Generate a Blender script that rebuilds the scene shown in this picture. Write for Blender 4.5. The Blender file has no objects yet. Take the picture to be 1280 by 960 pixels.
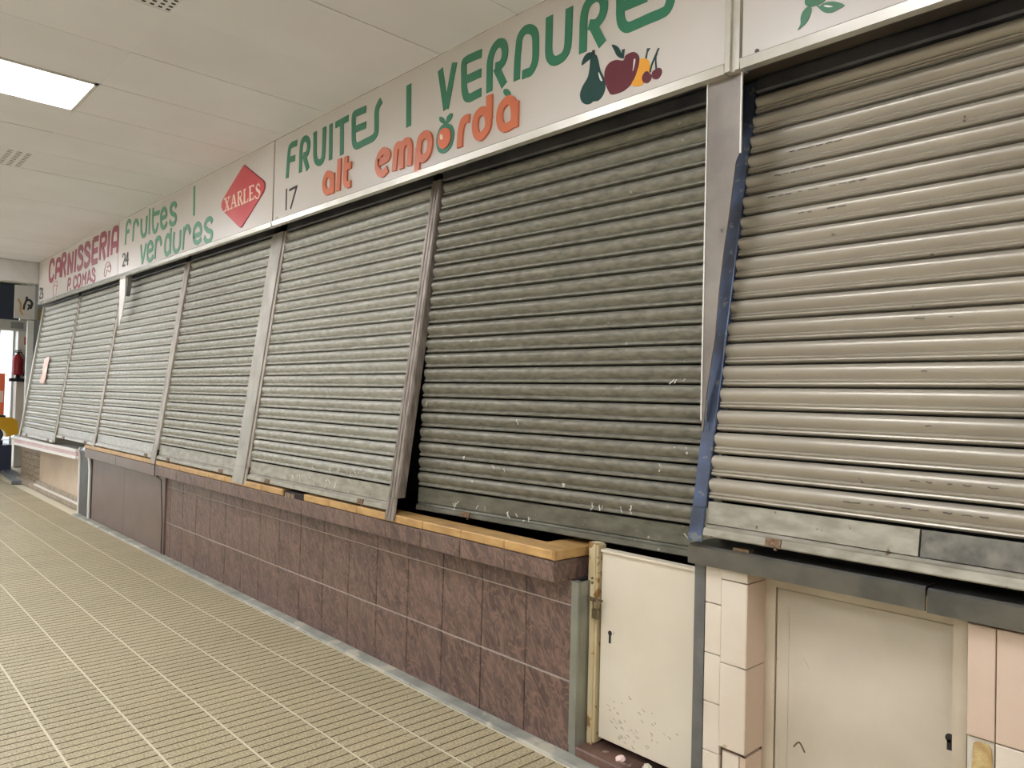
import bpy, bmesh, math, random
from mathutils import Vector, Matrix
random.seed(7)
R = math.radians
scene = bpy.context.scene
# ---------------------------------------------------------------- camera
cam_data = bpy.data.cameras.new('camera')
cam = bpy.data.objects.new('camera', cam_data)
scene.collection.objects.link(cam)
cam_data.sensor_width = 36.0
cam_data.lens = 943.06 * 36.0 / 1280.0
cam_data.clip_end = 200
cr = Vector((0.68118032, 0.73168288, 0.02517007)); cu = Vector((-0.00219969, -0.03233431, 0.99947469)); cf = Vector((-0.73211238, 0.68087785, 0.02041602))
cam.matrix_world = Matrix(((cr.x, cu.x, -cf.x, 0.0), (cr.y, cu.y, -cf.y, -2.404), (cr.z, cu.z, -cf.z, 1.5), (0, 0, 0, 1)))
scene.camera = cam
# ---------------------------------------------------------------- sky and exposure
world = bpy.data.worlds.new('world'); scene.world = world; world.use_nodes = True
bgn = world.node_tree.nodes['Background']
bgn.inputs[0].default_value = (0.86, 0.93, 1.0, 1); bgn.inputs[1].default_value = 3.6
scene.view_settings.view_transform = 'Standard'; scene.view_settings.look = 'None'
scene.view_settings.exposure = 0.22; scene.view_settings.gamma = 1.0
scene.view_settings.use_curve_mapping = False
LAMP = 21.0
# ---------------------------------------------------------------- helpers
def link(o):
    scene.collection.objects.link(o); return o
def lin(c):
    return tuple(((v / 255.0) / 12.92 if v <= 10 else (((v / 255.0) + 0.055) / 1.055) ** 2.4) for v in c)
def mat(name, col, rough=0.6, metal=0.0, col2=None, scale=8.0, stretch=(1, 1, 1), bump=0.0, bscale=60.0, detail=5.0, lo=0.35, hi=0.65, col3=None, s3=30.0, t3=0.68, spec=0.5, rvar=0.0, emis=None, coat=0.0, tint=0.0):
    m = bpy.data.materials.new(name); m.use_nodes = True
    nt = m.node_tree; N = nt.nodes; L = nt.links; b = N['Principled BSDF']
    b.inputs['Roughness'].default_value = rough; b.inputs['Metallic'].default_value = metal
    b.inputs['Specular IOR Level'].default_value = spec; b.inputs['Coat Weight'].default_value = coat
    c = lin(col) + (1,); b.inputs['Base Color'].default_value = c
    tc = N.new('ShaderNodeTexCoord'); mp = N.new('ShaderNodeMapping'); L.new(tc.outputs['Object'], mp.inputs[0]); mp.inputs['Scale'].default_value = stretch
    geo = N.new('ShaderNodeNewGeometry')
    src = None
    if col2 is not None:
        mp2 = N.new('ShaderNodeMapping'); mp2.inputs['Scale'].default_value = stretch; L.new(geo.outputs['Position'], mp2.inputs[0])
        n = N.new('ShaderNodeTexNoise'); n.inputs['Scale'].default_value = scale; n.inputs['Detail'].default_value = detail; L.new(mp2.outputs[0], n.inputs[0])
        r = N.new('ShaderNodeValToRGB'); r.color_ramp.elements[0].position = lo; r.color_ramp.elements[1].position = hi
        r.color_ramp.elements[0].color = c; r.color_ramp.elements[1].color = lin(col2) + (1,)
        L.new(n.outputs[0], r.inputs[0]); src = r.outputs[0]
        if rvar:
            mr = N.new('ShaderNodeMapRange'); mr.inputs[3].default_value = rough - rvar; mr.inputs[4].default_value = rough + rvar
            L.new(n.outputs[0], mr.inputs[0]); L.new(mr.outputs[0], b.inputs['Roughness'])
    if col3 is not None:
        n3 = N.new('ShaderNodeTexNoise'); n3.inputs['Scale'].default_value = s3; n3.inputs['Detail'].default_value = 3; L.new(geo.outputs['Position'], n3.inputs[0])
        r3 = N.new('ShaderNodeValToRGB'); r3.color_ramp.elements[0].position = t3; r3.color_ramp.elements[1].position = t3 + 0.05
        L.new(n3.outputs[0], r3.inputs[0])
        mx = N.new('ShaderNodeMix'); mx.data_type = 'RGBA'; L.new(r3.outputs[0], mx.inputs[0])
        if src: L.new(src, mx.inputs[6])
        else: mx.inputs[6].default_value = c
        mx.inputs[7].default_value = lin(col3) + (1,); src = mx.outputs[2]
    if tint:
        oi = N.new('ShaderNodeObjectInfo'); mr = N.new('ShaderNodeMapRange'); mr.inputs[3].default_value = 1 - tint; mr.inputs[4].default_value = 1 + tint
        L.new(oi.outputs['Random'], mr.inputs[0])
        hs = N.new('ShaderNodeHueSaturation'); L.new(mr.outputs[0], hs.inputs['Value'])
        if src: L.new(src, hs.inputs['Color'])
        else: hs.inputs['Color'].default_value = c
        src = hs.outputs[0]
    if src: L.new(src, b.inputs['Base Color'])
    if bump:
        nb = N.new('ShaderNodeTexNoise'); nb.inputs['Scale'].default_value = bscale; nb.inputs['Detail'].default_value = 4; L.new(geo.outputs['Position'], nb.inputs[0])
        bp = N.new('ShaderNodeBump'); bp.inputs['Strength'].default_value = bump; bp.inputs['Distance'].default_value = 0.01
        L.new(nb.outputs[0], bp.inputs['Height']); L.new(bp.outputs[0], b.inputs['Normal'])
    if emis:
        b.inputs['Emission Color'].default_value = lin(emis[0]) + (1,); b.inputs['Emission Strength'].default_value = emis[1]
    return m
def marble(name, dark, mid, vein):
    m = bpy.data.materials.new(name); m.use_nodes = True; nt = m.node_tree; N = nt.nodes; L = nt.links; b = N['Principled BSDF']
    geo = N.new('ShaderNodeNewGeometry'); oi = N.new('ShaderNodeObjectInfo')
    mp = N.new('ShaderNodeMapping'); L.new(geo.outputs['Position'], mp.inputs[0]); mp.inputs['Rotation'].default_value = (0, R(32), 0)
    mq = N.new('ShaderNodeMapping'); mq.inputs['Scale'].default_value = (1.0, 1.0, 0.38); L.new(mp.outputs[0], mq.inputs[0]); mp = mq
    ad = N.new('ShaderNodeVectorMath'); ad.operation = 'SCALE'; ad.inputs[0].default_value = (3, 5, 7); L.new(oi.outputs['Random'], ad.inputs[3])
    a2 = N.new('ShaderNodeVectorMath'); a2.operation = 'ADD'; L.new(mp.outputs[0], a2.inputs[0]); L.new(ad.outputs[0], a2.inputs[1])
    n = N.new('ShaderNodeTexNoise'); n.inputs['Scale'].default_value = 9; n.inputs['Detail'].default_value = 8; n.inputs['Roughness'].default_value = 0.7; n.inputs['Distortion'].default_value = 1.6; L.new(a2.outputs[0], n.inputs[0])
    r = N.new('ShaderNodeValToRGB'); cr_ = r.color_ramp; cr_.elements[0].position = 0.36; cr_.elements[0].color = lin(dark) + (1,); cr_.elements[1].position = 0.62; cr_.elements[1].color = lin(mid) + (1,)
    L.new(n.outputs[0], r.inputs[0])
    n2 = N.new('ShaderNodeTexNoise'); n2.inputs['Scale'].default_value = 21; n2.inputs['Detail'].default_value = 6; n2.inputs['Distortion'].default_value = 1.6; L.new(a2.outputs[0], n2.inputs[0])
    s = N.new('ShaderNodeMath'); s.operation = 'SUBTRACT'; s.inputs[1].default_value = 0.5; L.new(n2.outputs[0], s.inputs[0])
    ab = N.new('ShaderNodeMath'); ab.operation = 'ABSOLUTE'; L.new(s.outputs[0], ab.inputs[0])
    r2 = N.new('ShaderNodeValToRGB'); r2.color_ramp.elements[0].position = 0.0; r2.color_ramp.elements[0].color = (0.6, 0.6, 0.6, 1); r2.color_ramp.elements[1].position = 0.06; r2.color_ramp.elements[1].color = (0, 0, 0, 1); L.new(ab.outputs[0], r2.inputs[0])
    mx = N.new('ShaderNodeMix'); mx.data_type = 'RGBA'; L.new(r2.outputs[0], mx.inputs[0]); L.new(r.outputs[0], mx.inputs[6]); mx.inputs[7].default_value = lin(vein) + (1,)
    L.new(mx.outputs[2], b.inputs['Base Color']); b.inputs['Roughness'].default_value = 0.38
    return m
def tag(o, label=None, cat=None, group=None, kind=None):
    if label: o['label'] = label
    if cat: o['category'] = cat
    if group: o['group'] = group
    if kind: o['kind'] = kind
    return o
def empty(name, loc=(0, 0, 0)):
    o = bpy.data.objects.new(name, None); o.location = loc; o.empty_display_size = 0.1; return link(o)
class MB:
    def __init__(s): s.v = []; s.f = []; s.sm = []
    def box(s, a, b):
        x0, x1 = sorted((a[0], b[0])); y0, y1 = sorted((a[1], b[1])); z0, z1 = sorted((a[2], b[2])); i = len(s.v)
        s.v += [(x0, y0, z0), (x1, y0, z0), (x1, y1, z0), (x0, y1, z0), (x0, y0, z1), (x1, y0, z1), (x1, y1, z1), (x0, y1, z1)]
        s.f += [(i, i+3, i+2, i+1), (i+4, i+5, i+6, i+7), (i, i+1, i+5, i+4), (i+1, i+2, i+6, i+5), (i+2, i+3, i+7, i+6), (i+3, i, i+4, i+7)]
        return s
    def bbox(s, a, b, c=0.004):          # box with chamfered edges on the front (-y) face
        x0, x1 = sorted((a[0], b[0])); y0, y1 = sorted((a[1], b[1])); z0, z1 = sorted((a[2], b[2])); i = len(s.v)
        s.v += [(x0, y1, z0), (x1, y1, z0), (x1, y1, z1), (x0, y1, z1), (x0, y0+c, z0), (x1, y0+c, z0), (x1, y0+c, z1), (x0, y0+c, z1), (x0+c, y0, z0+c), (x1-c, y0, z0+c), (x1-c, y0, z1-c), (x0+c, y0, z1-c)]
        s.f += [(i, i+3, i+2, i+1), (i+8, i+9, i+10, i+11)]
        for k in range(4):
            l = (k+1) % 4; s.f += [(i+k, i+l, i+4+l, i+4+k), (i+4+k, i+4+l, i+8+l, i+8+k)]
        return s
    def sweep(s, prof, secs, cap=True, closed=True):   # prof: list of (a,b); secs: list of functions (a,b)->xyz
        n = len(prof); i0 = len(s.v)
        for fn in secs: s.v += [tuple(fn(a, b)) for a, b in prof]
        m = n if closed else n - 1
        for k in range(len(secs) - 1):
            for j in range(m):
                j2 = (j+1) % n; a = i0 + k*n
                s.f.append((a+j, a+n+j, a+n+j2, a+j2))
        if cap and closed:
            s.f.append(tuple(i0 + j for j in range(n))); e = i0 + (len(secs)-1)*n
            s.f.append(tuple(e + j for j in reversed(range(n))))
        return s
    def tube(s, pts, r, seg=8, rr=None):
        P_ = [Vector(p) for p in pts]; i0 = len(s.v)
        for k, p in enumerate(P_):
            d = (P_[min(k+1, len(P_)-1)] - P_[max(k-1, 0)]).normalized()
            up = Vector((0, 0, 1)) if abs(d.z) < 0.9 else Vector((1, 0, 0)); a = d.cross(up).normalized(); b = d.cross(a)
            q = rr[k] if rr else r
            for j in range(seg):
                t = 2*math.pi*j/seg; s.v.append(tuple(p + a*q*math.cos(t) + b*q*math.sin(t)))
        for k in range(len(P_)-1):
            for j in range(seg):
                j2 = (j+1) % seg; a = i0 + k*seg; s.f.append((a+j, a+j2, a+seg+j2, a+seg+j))
        s.f.append(tuple(i0+j for j in reversed(range(seg)))); e = i0+(len(P_)-1)*seg; s.f.append(tuple(e+j for j in range(seg)))
        return s
    def poly(s, pts, y0, y1):            # outline in x,z extruded along y (y0 front)
        n = len(pts); i = len(s.v)
        s.v += [(x, y0, z) for x, z in pts] + [(x, y1, z) for x, z in pts]
        s.f.append(tuple(range(i, i+n))); s.f.append(tuple(range(i+2*n-1, i+n-1, -1)))
        for k in range(n):
            l = (k+1) % n; s.f.append((i+k, i+n+k, i+n+l, i+l))
        return s
    def build(s, name, m, parent=None, loc=(0, 0, 0), smooth=False, bevel=0.0, fix=True):
        me = bpy.data.meshes.new(name); me.from_pydata([(a-loc[0], b-loc[1], c-loc[2]) for a, b, c in s.v], [], s.f)
        if fix:
            bm = bmesh.new(); bm.from_mesh(me); bmesh.ops.recalc_face_normals(bm, faces=bm.faces)
            if bevel: bmesh.ops.bevel(bm, geom=bm.edges[:], offset=bevel, segments=1, affect='EDGES', clamp_overlap=True)
            bm.to_mesh(me); bm.free()
        if smooth:
            me.polygons.foreach_set('use_smooth', [True]*len(me.polygons))
            try: me.set_sharp_from_angle(angle=R(38))
            except Exception: pass
        me.materials.append(m)
        o = bpy.data.objects.new(name, me); o.location = loc; link(o)
        if parent: put(o, parent)
        return o
def put(o, parent):                      # parent without moving (parents are empties or meshes, unrotated)
    p = Vector(); q = parent
    while q: p += q.location; q = q.parent
    o.parent = parent; o.location = Vector(o.location) - p
def inst(me, name, loc, parent=None, rot=None):
    o = bpy.data.objects.new(name, me); o.location = loc; link(o)
    if rot: o.rotation_euler = rot
    if parent: put(o, parent)
    return o
def B(name, a, b, m, parent=None, bevel=0.0): return MB().box(a, b).build(name, m, parent, bevel=bevel, loc=tuple((p+q)/2 for p, q in zip(a, b)))
def smooth_pts(pts, closed=False, k=4):
    n = len(pts); out = []; rng = range(n) if closed else range(n-1)
    g = (lambda i: pts[i % n]) if closed else (lambda i: pts[max(0, min(n-1, i))])
    for i in rng:
        p0, p1, p2, p3 = g(i-1), g(i), g(i+1), g(i+2)
        for t in range(k):
            u = t/k; out.append(tuple(0.5*(2*p1[c] + (p2[c]-p0[c])*u + (2*p0[c]-5*p1[c]+4*p2[c]-p3[c])*u*u + (3*p1[c]-p0[c]-3*p2[c]+p3[c])*u**3) for c in (0, 1)))
    if not closed: out.append(tuple(pts[-1]))
    return out
def stroke(mb, pts, w, y0, y1, closed=False, aniso=1.0):    # thick line in the x,z plane
    n = len(pts); Lp = []; Rp = []
    def un(a, b):
        d = Vector((b[0]-a[0], b[1]-a[1])); d.normalize(); return d
    for i in range(n):
        if closed: d1 = un(pts[i-1], pts[i]); d2 = un(pts[i], pts[(i+1) % n])
        else: d1 = un(pts[max(i-1, 0)], pts[max(i, 1)]); d2 = un(pts[min(i, n-2)], pts[min(i+1, n-1)])
        d = (d1+d2); d = d.normalized() if d.length > 1e-6 else d1
        k = 1/max(0.5, d.dot(d1)); nx, nz = -d.y*w/2*k, d.x*w/2*k*aniso
        Lp.append((pts[i][0]+nx, pts[i][1]+nz)); Rp.append((pts[i][0]-nx, pts[i][1]-nz))
    i0 = len(mb.v)
    for a, b in zip(Lp, Rp): mb.v += [(a[0], y0, a[1]), (b[0], y0, b[1]), (b[0], y1, b[1]), (a[0], y1, a[1])]
    for k in range(n if closed else n-1):
        a = i0+4*k; b = i0+4*((k+1) % n)
        for q in ((0, 1), (1, 2), (2, 3), (3, 0)): mb.f.append((a+q[0], b+q[0], b+q[1], a+q[1]))
    if not closed: e = i0+4*(n-1); mb.f += [(i0, i0+1, i0+2, i0+3), (e+3, e+2, e+1, e)]
STROKES = {'fruites': [(1,0,[(-4.89,2.992),(-4.883,3.085),(-4.878,3.144),(-4.865,3.198),(-4.831,3.211),(-4.794,3.21),(-4.758,3.209)]),
(0,0,[(-4.885,3.116),(-4.78,3.11)]),
(1,0,[(-4.698,2.993),(-4.697,3.075),(-4.697,3.149),(-4.68,3.2),(-4.636,3.209),(-4.598,3.181),(-4.592,3.136),(-4.615,3.101),(-4.663,3.099)]),
(0,0,[(-4.653,3.102),(-4.592,2.993)]),
(1,0,[(-4.508,3.222),(-4.503,3.14),(-4.498,3.061),(-4.477,3.022),(-4.441,3.004),(-4.406,3.009),(-4.387,3.043),(-4.384,3.134),(-4.385,3.223)]),
(0,0,[(-4.303,3.224),(-4.296,2.991)]),
(0,0,[(-4.246,3.201),(-4.087,3.206)]),
(0,0,[(-4.167,3.205),(-4.157,2.992)]),
(0,0,[(-4.011,3.114),(-3.883,3.112)]),
(1,0,[(-3.888,3.208),(-3.955,3.21),(-4.004,3.211),(-4.026,3.199),(-4.023,3.122),(-4.018,3.054),(-4.003,3.021),(-3.974,3.006),(-3.895,3.009),(-3.812,3.012),(-3.781,3.024),(-3.767,3.043),(-3.768,3.102),(-3.77,3.156),(-3.759,3.189),(-3.724,3.216)])],'small_i': [(0,0,[(-3.451,3.228),(-3.442,2.991)])],'verdures': [(0,0,[(-3.166,3.225),(-3.108,2.999)]),
(0,0,[(-3.106,2.999),(-3.045,3.224)]),
(1,0,[(-2.831,3.203),(-2.898,3.206),(-2.95,3.206),(-2.968,3.192),(-2.965,3.127),(-2.961,3.066),(-2.945,3.021),(-2.918,3.005),(-2.87,3.007),(-2.826,3.009)]),
(0,0,[(-2.956,3.106),(-2.83,3.106)]),
(1,0,[(-2.765,2.992),(-2.766,3.076),(-2.765,3.141),(-2.746,3.188),(-2.711,3.211),(-2.674,3.199),(-2.658,3.163),(-2.662,3.125),(-2.685,3.101),(-2.725,3.102)]),
(0,0,[(-2.721,3.099),(-2.657,2.993)]),
(1,0,[(-2.571,2.992),(-2.57,3.072),(-2.565,3.133),(-2.556,3.189),(-2.525,3.212),(-2.484,3.203),(-2.456,3.171),(-2.449,3.111),(-2.451,3.046),(-2.476,3.008),(-2.507,3.006),(-2.535,3.006)]),
(1,0,[(-2.365,3.221),(-2.365,3.143),(-2.364,3.06),(-2.35,3.024),(-2.321,3.005),(-2.277,3.009),(-2.253,3.032),(-2.246,3.073),(-2.245,3.147),(-2.244,3.216)]),
(1,0,[(-2.158,2.989),(-2.158,3.065),(-2.157,3.141),(-2.143,3.184),(-2.115,3.203),(-2.077,3.202),(-2.05,3.174),(-2.047,3.131),(-2.065,3.101),(-2.093,3.089),(-2.126,3.099)]),
(0,0,[(-2.106,3.092),(-2.049,2.99)]),
(1,0,[(-1.831,3.258),(-1.889,3.263),(-1.937,3.264),(-1.957,3.248),(-1.96,3.191),(-1.959,3.133),(-1.957,3.079),(-1.947,3.042),(-1.921,3.016),(-1.882,3.013),(-1.813,3.014),(-1.758,3.013),(-1.728,3.019),(-1.711,3.05),(-1.708,3.103),(-1.704,3.147),(-1.681,3.169)]),
(0,0,[(-1.95,3.11),(-1.821,3.106)])],'alt_emporda': [(1,1,[(-4.262,2.854),(-4.282,2.892),(-4.323,2.903),(-4.352,2.871),(-4.355,2.83),(-4.326,2.792),(-4.281,2.792),(-4.26,2.826)]),
(0,0,[(-4.252,2.896),(-4.248,2.767)]),
(0,0,[(-4.171,2.97),(-4.177,2.77)]),
(1,0,[(-4.091,2.967),(-4.094,2.891),(-4.094,2.824),(-4.075,2.79),(-4.03,2.786)]),
(0,0,[(-4.116,2.901),(-4.028,2.902)]),
(1,0,[(-3.73,2.848),(-3.639,2.857),(-3.632,2.884),(-3.678,2.907),(-3.721,2.887),(-3.741,2.838),(-3.718,2.792),(-3.676,2.777),(-3.633,2.795)]),
(1,0,[(-3.564,2.768),(-3.556,2.839),(-3.547,2.892),(-3.526,2.906),(-3.5,2.894),(-3.493,2.857),(-3.49,2.765)]),
(1,0,[(-3.491,2.872),(-3.471,2.903),(-3.44,2.908),(-3.416,2.883),(-3.413,2.824),(-3.418,2.767)]),
(0,0,[(-3.342,2.715),(-3.336,2.853)]),
(1,1,[(-3.331,2.836),(-3.317,2.891),(-3.266,2.904),(-3.233,2.875),(-3.232,2.821),(-3.258,2.786),(-3.299,2.779),(-3.325,2.804)]),
(1,0,[(-2.978,2.768),(-2.975,2.84),(-2.959,2.889),(-2.935,2.901),(-2.907,2.899)]),
(0,0,[(-2.757,2.973),(-2.755,2.852)]),
(1,1,[(-2.759,2.841),(-2.774,2.89),(-2.809,2.909),(-2.849,2.893),(-2.86,2.846),(-2.845,2.801),(-2.811,2.784),(-2.77,2.807)]),
(1,1,[(-2.574,2.837),(-2.587,2.888),(-2.619,2.911),(-2.663,2.892),(-2.679,2.849),(-2.665,2.801),(-2.633,2.783),(-2.584,2.792)]),
(0,0,[(-2.568,2.889),(-2.568,2.768)])],'seventeen': [(0,0,[(-4.895,2.92),(-4.893,2.77)]),
(0,0,[(-4.852,2.901),(-4.738,2.908)]),
(0,0,[(-4.743,2.909),(-4.825,2.768)])],'fruites_lower': [(1,0,[(-8.561,3.02),(-8.552,3.121),(-8.539,3.214),(-8.493,3.254),(-8.432,3.249),(-8.402,3.219)]),
(0,0,[(-8.548,3.144),(-8.447,3.15)]),
(1,0,[(-8.313,3.02),(-8.299,3.126),(-8.293,3.217)]),
(1,0,[(-8.291,3.176),(-8.251,3.219),(-8.192,3.212),(-8.145,3.159)]),
(1,0,[(-8.05,3.21),(-8.047,3.099),(-8.0,3.036),(-7.933,3.032),(-7.892,3.076),(-7.888,3.214)]),
(0,0,[(-7.802,3.021),(-7.805,3.274)]),
(1,0,[(-7.707,3.262),(-7.709,3.165),(-7.703,3.087),(-7.657,3.026),(-7.588,3.031),(-7.552,3.093)]),
(0,0,[(-7.718,3.199),(-7.52,3.19)]),
(1,0,[(-7.463,3.121),(-7.332,3.124),(-7.337,3.171),(-7.4,3.203),(-7.463,3.173),(-7.464,3.079),(-7.409,3.026),(-7.337,3.031),(-7.302,3.063)]),
(1,0,[(-7.064,3.164),(-7.103,3.2),(-7.181,3.201),(-7.217,3.165),(-7.173,3.121),(-7.093,3.094),(-7.069,3.054),(-7.104,3.021),(-7.182,3.024),(-7.227,3.059)])],'letter_i': [(0,0,[(-6.64,3.272),(-6.628,3.014)])],'verdures_lower': [(0,0,[(-8.043,2.948),(-7.979,2.752)]),
(0,0,[(-7.979,2.752),(-7.877,2.94)]),
(1,0,[(-7.814,2.853),(-7.686,2.861),(-7.703,2.917),(-7.764,2.937),(-7.825,2.899),(-7.826,2.801),(-7.762,2.758),(-7.688,2.77),(-7.668,2.801)]),
(0,0,[(-7.608,2.755),(-7.591,2.945)]),
(1,0,[(-7.597,2.898),(-7.548,2.944),(-7.477,2.934),(-7.434,2.867)]),
(0,0,[(-7.187,2.99),(-7.189,2.751)]),
(1,1,[(-7.202,2.882),(-7.26,2.936),(-7.321,2.898),(-7.333,2.811),(-7.28,2.757),(-7.206,2.785)]),
(1,0,[(-7.101,2.941),(-7.108,2.823),(-7.066,2.763),(-6.997,2.757),(-6.944,2.801),(-6.937,2.936)]),
(0,0,[(-6.867,2.747),(-6.845,2.949)]),
(1,0,[(-6.85,2.895),(-6.805,2.937),(-6.745,2.932),(-6.699,2.869)]),
(1,0,[(-6.619,2.831),(-6.458,2.837),(-6.472,2.9),(-6.536,2.928),(-6.608,2.895),(-6.616,2.827),(-6.584,2.783),(-6.51,2.765),(-6.44,2.789)]),
(1,0,[(-6.212,2.893),(-6.25,2.926),(-6.321,2.927),(-6.37,2.888),(-6.314,2.842),(-6.226,2.813),(-6.214,2.774),(-6.256,2.744),(-6.327,2.751),(-6.379,2.791)])],'twentyfour': [(1,0,[(-8.637,2.897),(-8.612,2.926),(-8.562,2.914),(-8.564,2.87),(-8.632,2.802)]),
(0,0,[(-8.632,2.802),(-8.542,2.802)]),
(0,0,[(-8.453,2.792),(-8.459,2.928)]),
(0,0,[(-8.458,2.925),(-8.534,2.845)]),
(0,0,[(-8.534,2.845),(-8.432,2.846)])],'carnisseria': [(1,0,[(-11.74,3.161),(-11.782,3.228),(-11.912,3.241),(-11.992,3.164),(-11.988,3.036),(-11.923,2.973),(-11.795,2.976),(-11.73,3.035)]),
(1,0,[(-11.624,2.959),(-11.613,3.084),(-11.589,3.193),(-11.469,3.21),(-11.382,3.169),(-11.371,2.963)]),
(0,0,[(-11.611,3.072),(-11.388,3.074)]),
(0,0,[(-11.29,2.955),(-11.285,3.245)]),
(1,0,[(-11.288,3.233),(-11.153,3.24),(-11.092,3.189),(-11.131,3.128),(-11.255,3.115)]),
(0,0,[(-11.206,3.115),(-11.086,2.953)]),
(0,0,[(-10.961,2.949),(-10.951,3.227)]),
(0,0,[(-10.941,3.221),(-10.769,2.964)]),
(0,0,[(-10.769,2.96),(-10.726,3.225)]),
(0,0,[(-10.614,2.95),(-10.588,3.234)]),
(1,0,[(-10.255,3.166),(-10.313,3.22),(-10.421,3.224),(-10.462,3.181),(-10.399,3.131),(-10.286,3.083),(-10.262,3.032),(-10.323,2.983),(-10.441,2.972),(-10.5,3.015)]),
(1,0,[(-9.935,3.163),(-10.003,3.221),(-10.106,3.227),(-10.162,3.184),(-10.105,3.133),(-9.977,3.083),(-9.949,3.029),(-10.011,2.981),(-10.112,2.971),(-10.179,3.012)]),
(0,0,[(-9.588,3.236),(-9.808,3.241)]),
(0,0,[(-9.808,3.241),(-9.831,2.975)]),
(0,0,[(-9.831,2.975),(-9.607,2.975)]),
(0,0,[(-9.816,3.102),(-9.609,3.102)]),
(0,0,[(-9.509,2.969),(-9.493,3.25)]),
(1,0,[(-9.492,3.244),(-9.339,3.243),(-9.279,3.196),(-9.318,3.134),(-9.451,3.123)]),
(0,0,[(-9.41,3.116),(-9.303,2.959)]),
(0,0,[(-9.183,2.965),(-9.166,3.255)]),
(1,0,[(-9.054,2.97),(-9.045,3.148),(-9.001,3.233),(-8.908,3.241),(-8.837,3.203),(-8.842,2.968)]),
(0,0,[(-9.043,3.075),(-8.841,3.07)])],'comas': [(0,0,[(-10.95,2.745),(-10.925,2.894)]),
(1,0,[(-10.925,2.892),(-10.832,2.89),(-10.802,2.847),(-10.849,2.817),(-10.932,2.814)]),
(0,0,[(-10.793,2.754),(-10.774,2.748)]),
(1,0,[(-10.508,2.859),(-10.561,2.89),(-10.629,2.872),(-10.65,2.795),(-10.603,2.75),(-10.533,2.757),(-10.5,2.776)]),
(1,1,[(-10.396,2.896),(-10.457,2.868),(-10.459,2.794),(-10.41,2.75),(-10.342,2.761),(-10.31,2.831),(-10.333,2.878)]),
(0,0,[(-10.247,2.744),(-10.22,2.886)]),
(0,0,[(-10.22,2.884),(-10.156,2.815)]),
(0,0,[(-10.156,2.815),(-10.076,2.893)]),
(0,0,[(-10.076,2.893),(-10.101,2.746)]),
(0,0,[(-10.008,2.748),(-9.94,2.902)]),
(0,0,[(-9.94,2.902),(-9.841,2.754)]),
(0,0,[(-9.974,2.795),(-9.87,2.8)]),
(1,0,[(-9.683,2.853),(-9.742,2.897),(-9.799,2.887),(-9.782,2.844),(-9.692,2.806),(-9.679,2.765),(-9.746,2.746),(-9.813,2.781)])],'twentythree': [(1,0,[(-12.566,2.894),(-12.547,2.922),(-12.492,2.906),(-12.501,2.858),(-12.558,2.777)]),
(0,0,[(-12.558,2.777),(-12.47,2.779)]),
(1,0,[(-12.461,2.901),(-12.393,2.908),(-12.376,2.877),(-12.428,2.843),(-12.344,2.819),(-12.36,2.781),(-12.44,2.772)])],'pig_outline': [(1,1,[(-11.735,2.867),(-11.682,2.928),(-11.547,2.927),(-11.502,2.864),(-11.561,2.82),(-11.569,2.737),(-11.666,2.727),(-11.723,2.787)]),
(1,0,[(-11.694,2.869),(-11.613,2.884),(-11.526,2.86)]),
(1,1,[(-9.305,2.782),(-9.272,2.861),(-9.203,2.906),(-9.118,2.894),(-9.052,2.836),(-9.094,2.788),(-9.196,2.822),(-9.242,2.76)]),
(1,0,[(-9.177,2.86),(-9.157,2.848)]),
(1,0,[(-9.2,2.853),(-9.115,2.869),(-9.069,2.838)])],'xarles_thick': [(0,0,[(-5.948,3.039),(-5.873,2.937)]),
(0,0,[(-5.782,3.04),(-5.738,2.939)]),
(0,0,[(-5.694,3.043),(-5.685,2.94)]),
(0,0,[(-5.66,2.992),(-5.617,2.937)]),
(0,0,[(-5.582,3.042),(-5.575,2.94)]),
(0,0,[(-5.486,3.047),(-5.479,2.942)]),
(1,0,[(-5.377,3.023),(-5.365,3.001),(-5.322,2.977),(-5.314,2.956)])],'xarles_thin': [(0,0,[(-5.872,3.04),(-5.94,2.939)]),
(0,0,[(-5.973,3.039),(-5.915,3.039)]),
(0,0,[(-5.897,3.036),(-5.852,3.038)]),
(0,0,[(-5.968,2.938),(-5.915,2.938)]),
(0,0,[(-5.899,2.937),(-5.847,2.938)]),
(0,0,[(-5.792,3.042),(-5.822,2.942)]),
(0,0,[(-5.81,2.975),(-5.752,2.975)]),
(0,0,[(-5.838,2.939),(-5.796,2.94)]),
(0,0,[(-5.762,2.938),(-5.715,2.94)]),
(1,0,[(-5.693,3.04),(-5.655,3.042),(-5.632,3.019),(-5.646,2.999),(-5.685,2.994)]),
(0,0,[(-5.706,2.94),(-5.662,2.94)]),
(0,0,[(-5.635,2.937),(-5.602,2.939)]),
(0,0,[(-5.714,3.042),(-5.678,3.043)]),
(0,0,[(-5.602,3.041),(-5.56,3.042)]),
(0,0,[(-5.594,2.938),(-5.521,2.941)]),
(0,0,[(-5.521,2.941),(-5.517,2.964)]),
(0,0,[(-5.505,3.045),(-5.423,3.046)]),
(0,0,[(-5.423,3.046),(-5.415,3.027)]),
(0,0,[(-5.479,2.991),(-5.437,2.991)]),
(0,0,[(-5.495,2.94),(-5.411,2.943)]),
(0,0,[(-5.411,2.943),(-5.408,2.962)]),
(1,0,[(-5.315,3.016),(-5.344,3.04),(-5.377,3.023)]),
(1,0,[(-5.314,2.956),(-5.336,2.936),(-5.372,2.939),(-5.389,2.96)])],'cherry_stems': [(1,0,[(-1.8,2.796),(-1.794,2.822),(-1.77,2.865),(-1.761,2.879)]),
(1,0,[(-1.771,2.801),(-1.775,2.844),(-1.769,2.862)])],'leaf_stem': [(0,0,[(-1.134,2.819),(-1.122,2.804)])]}
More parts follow.
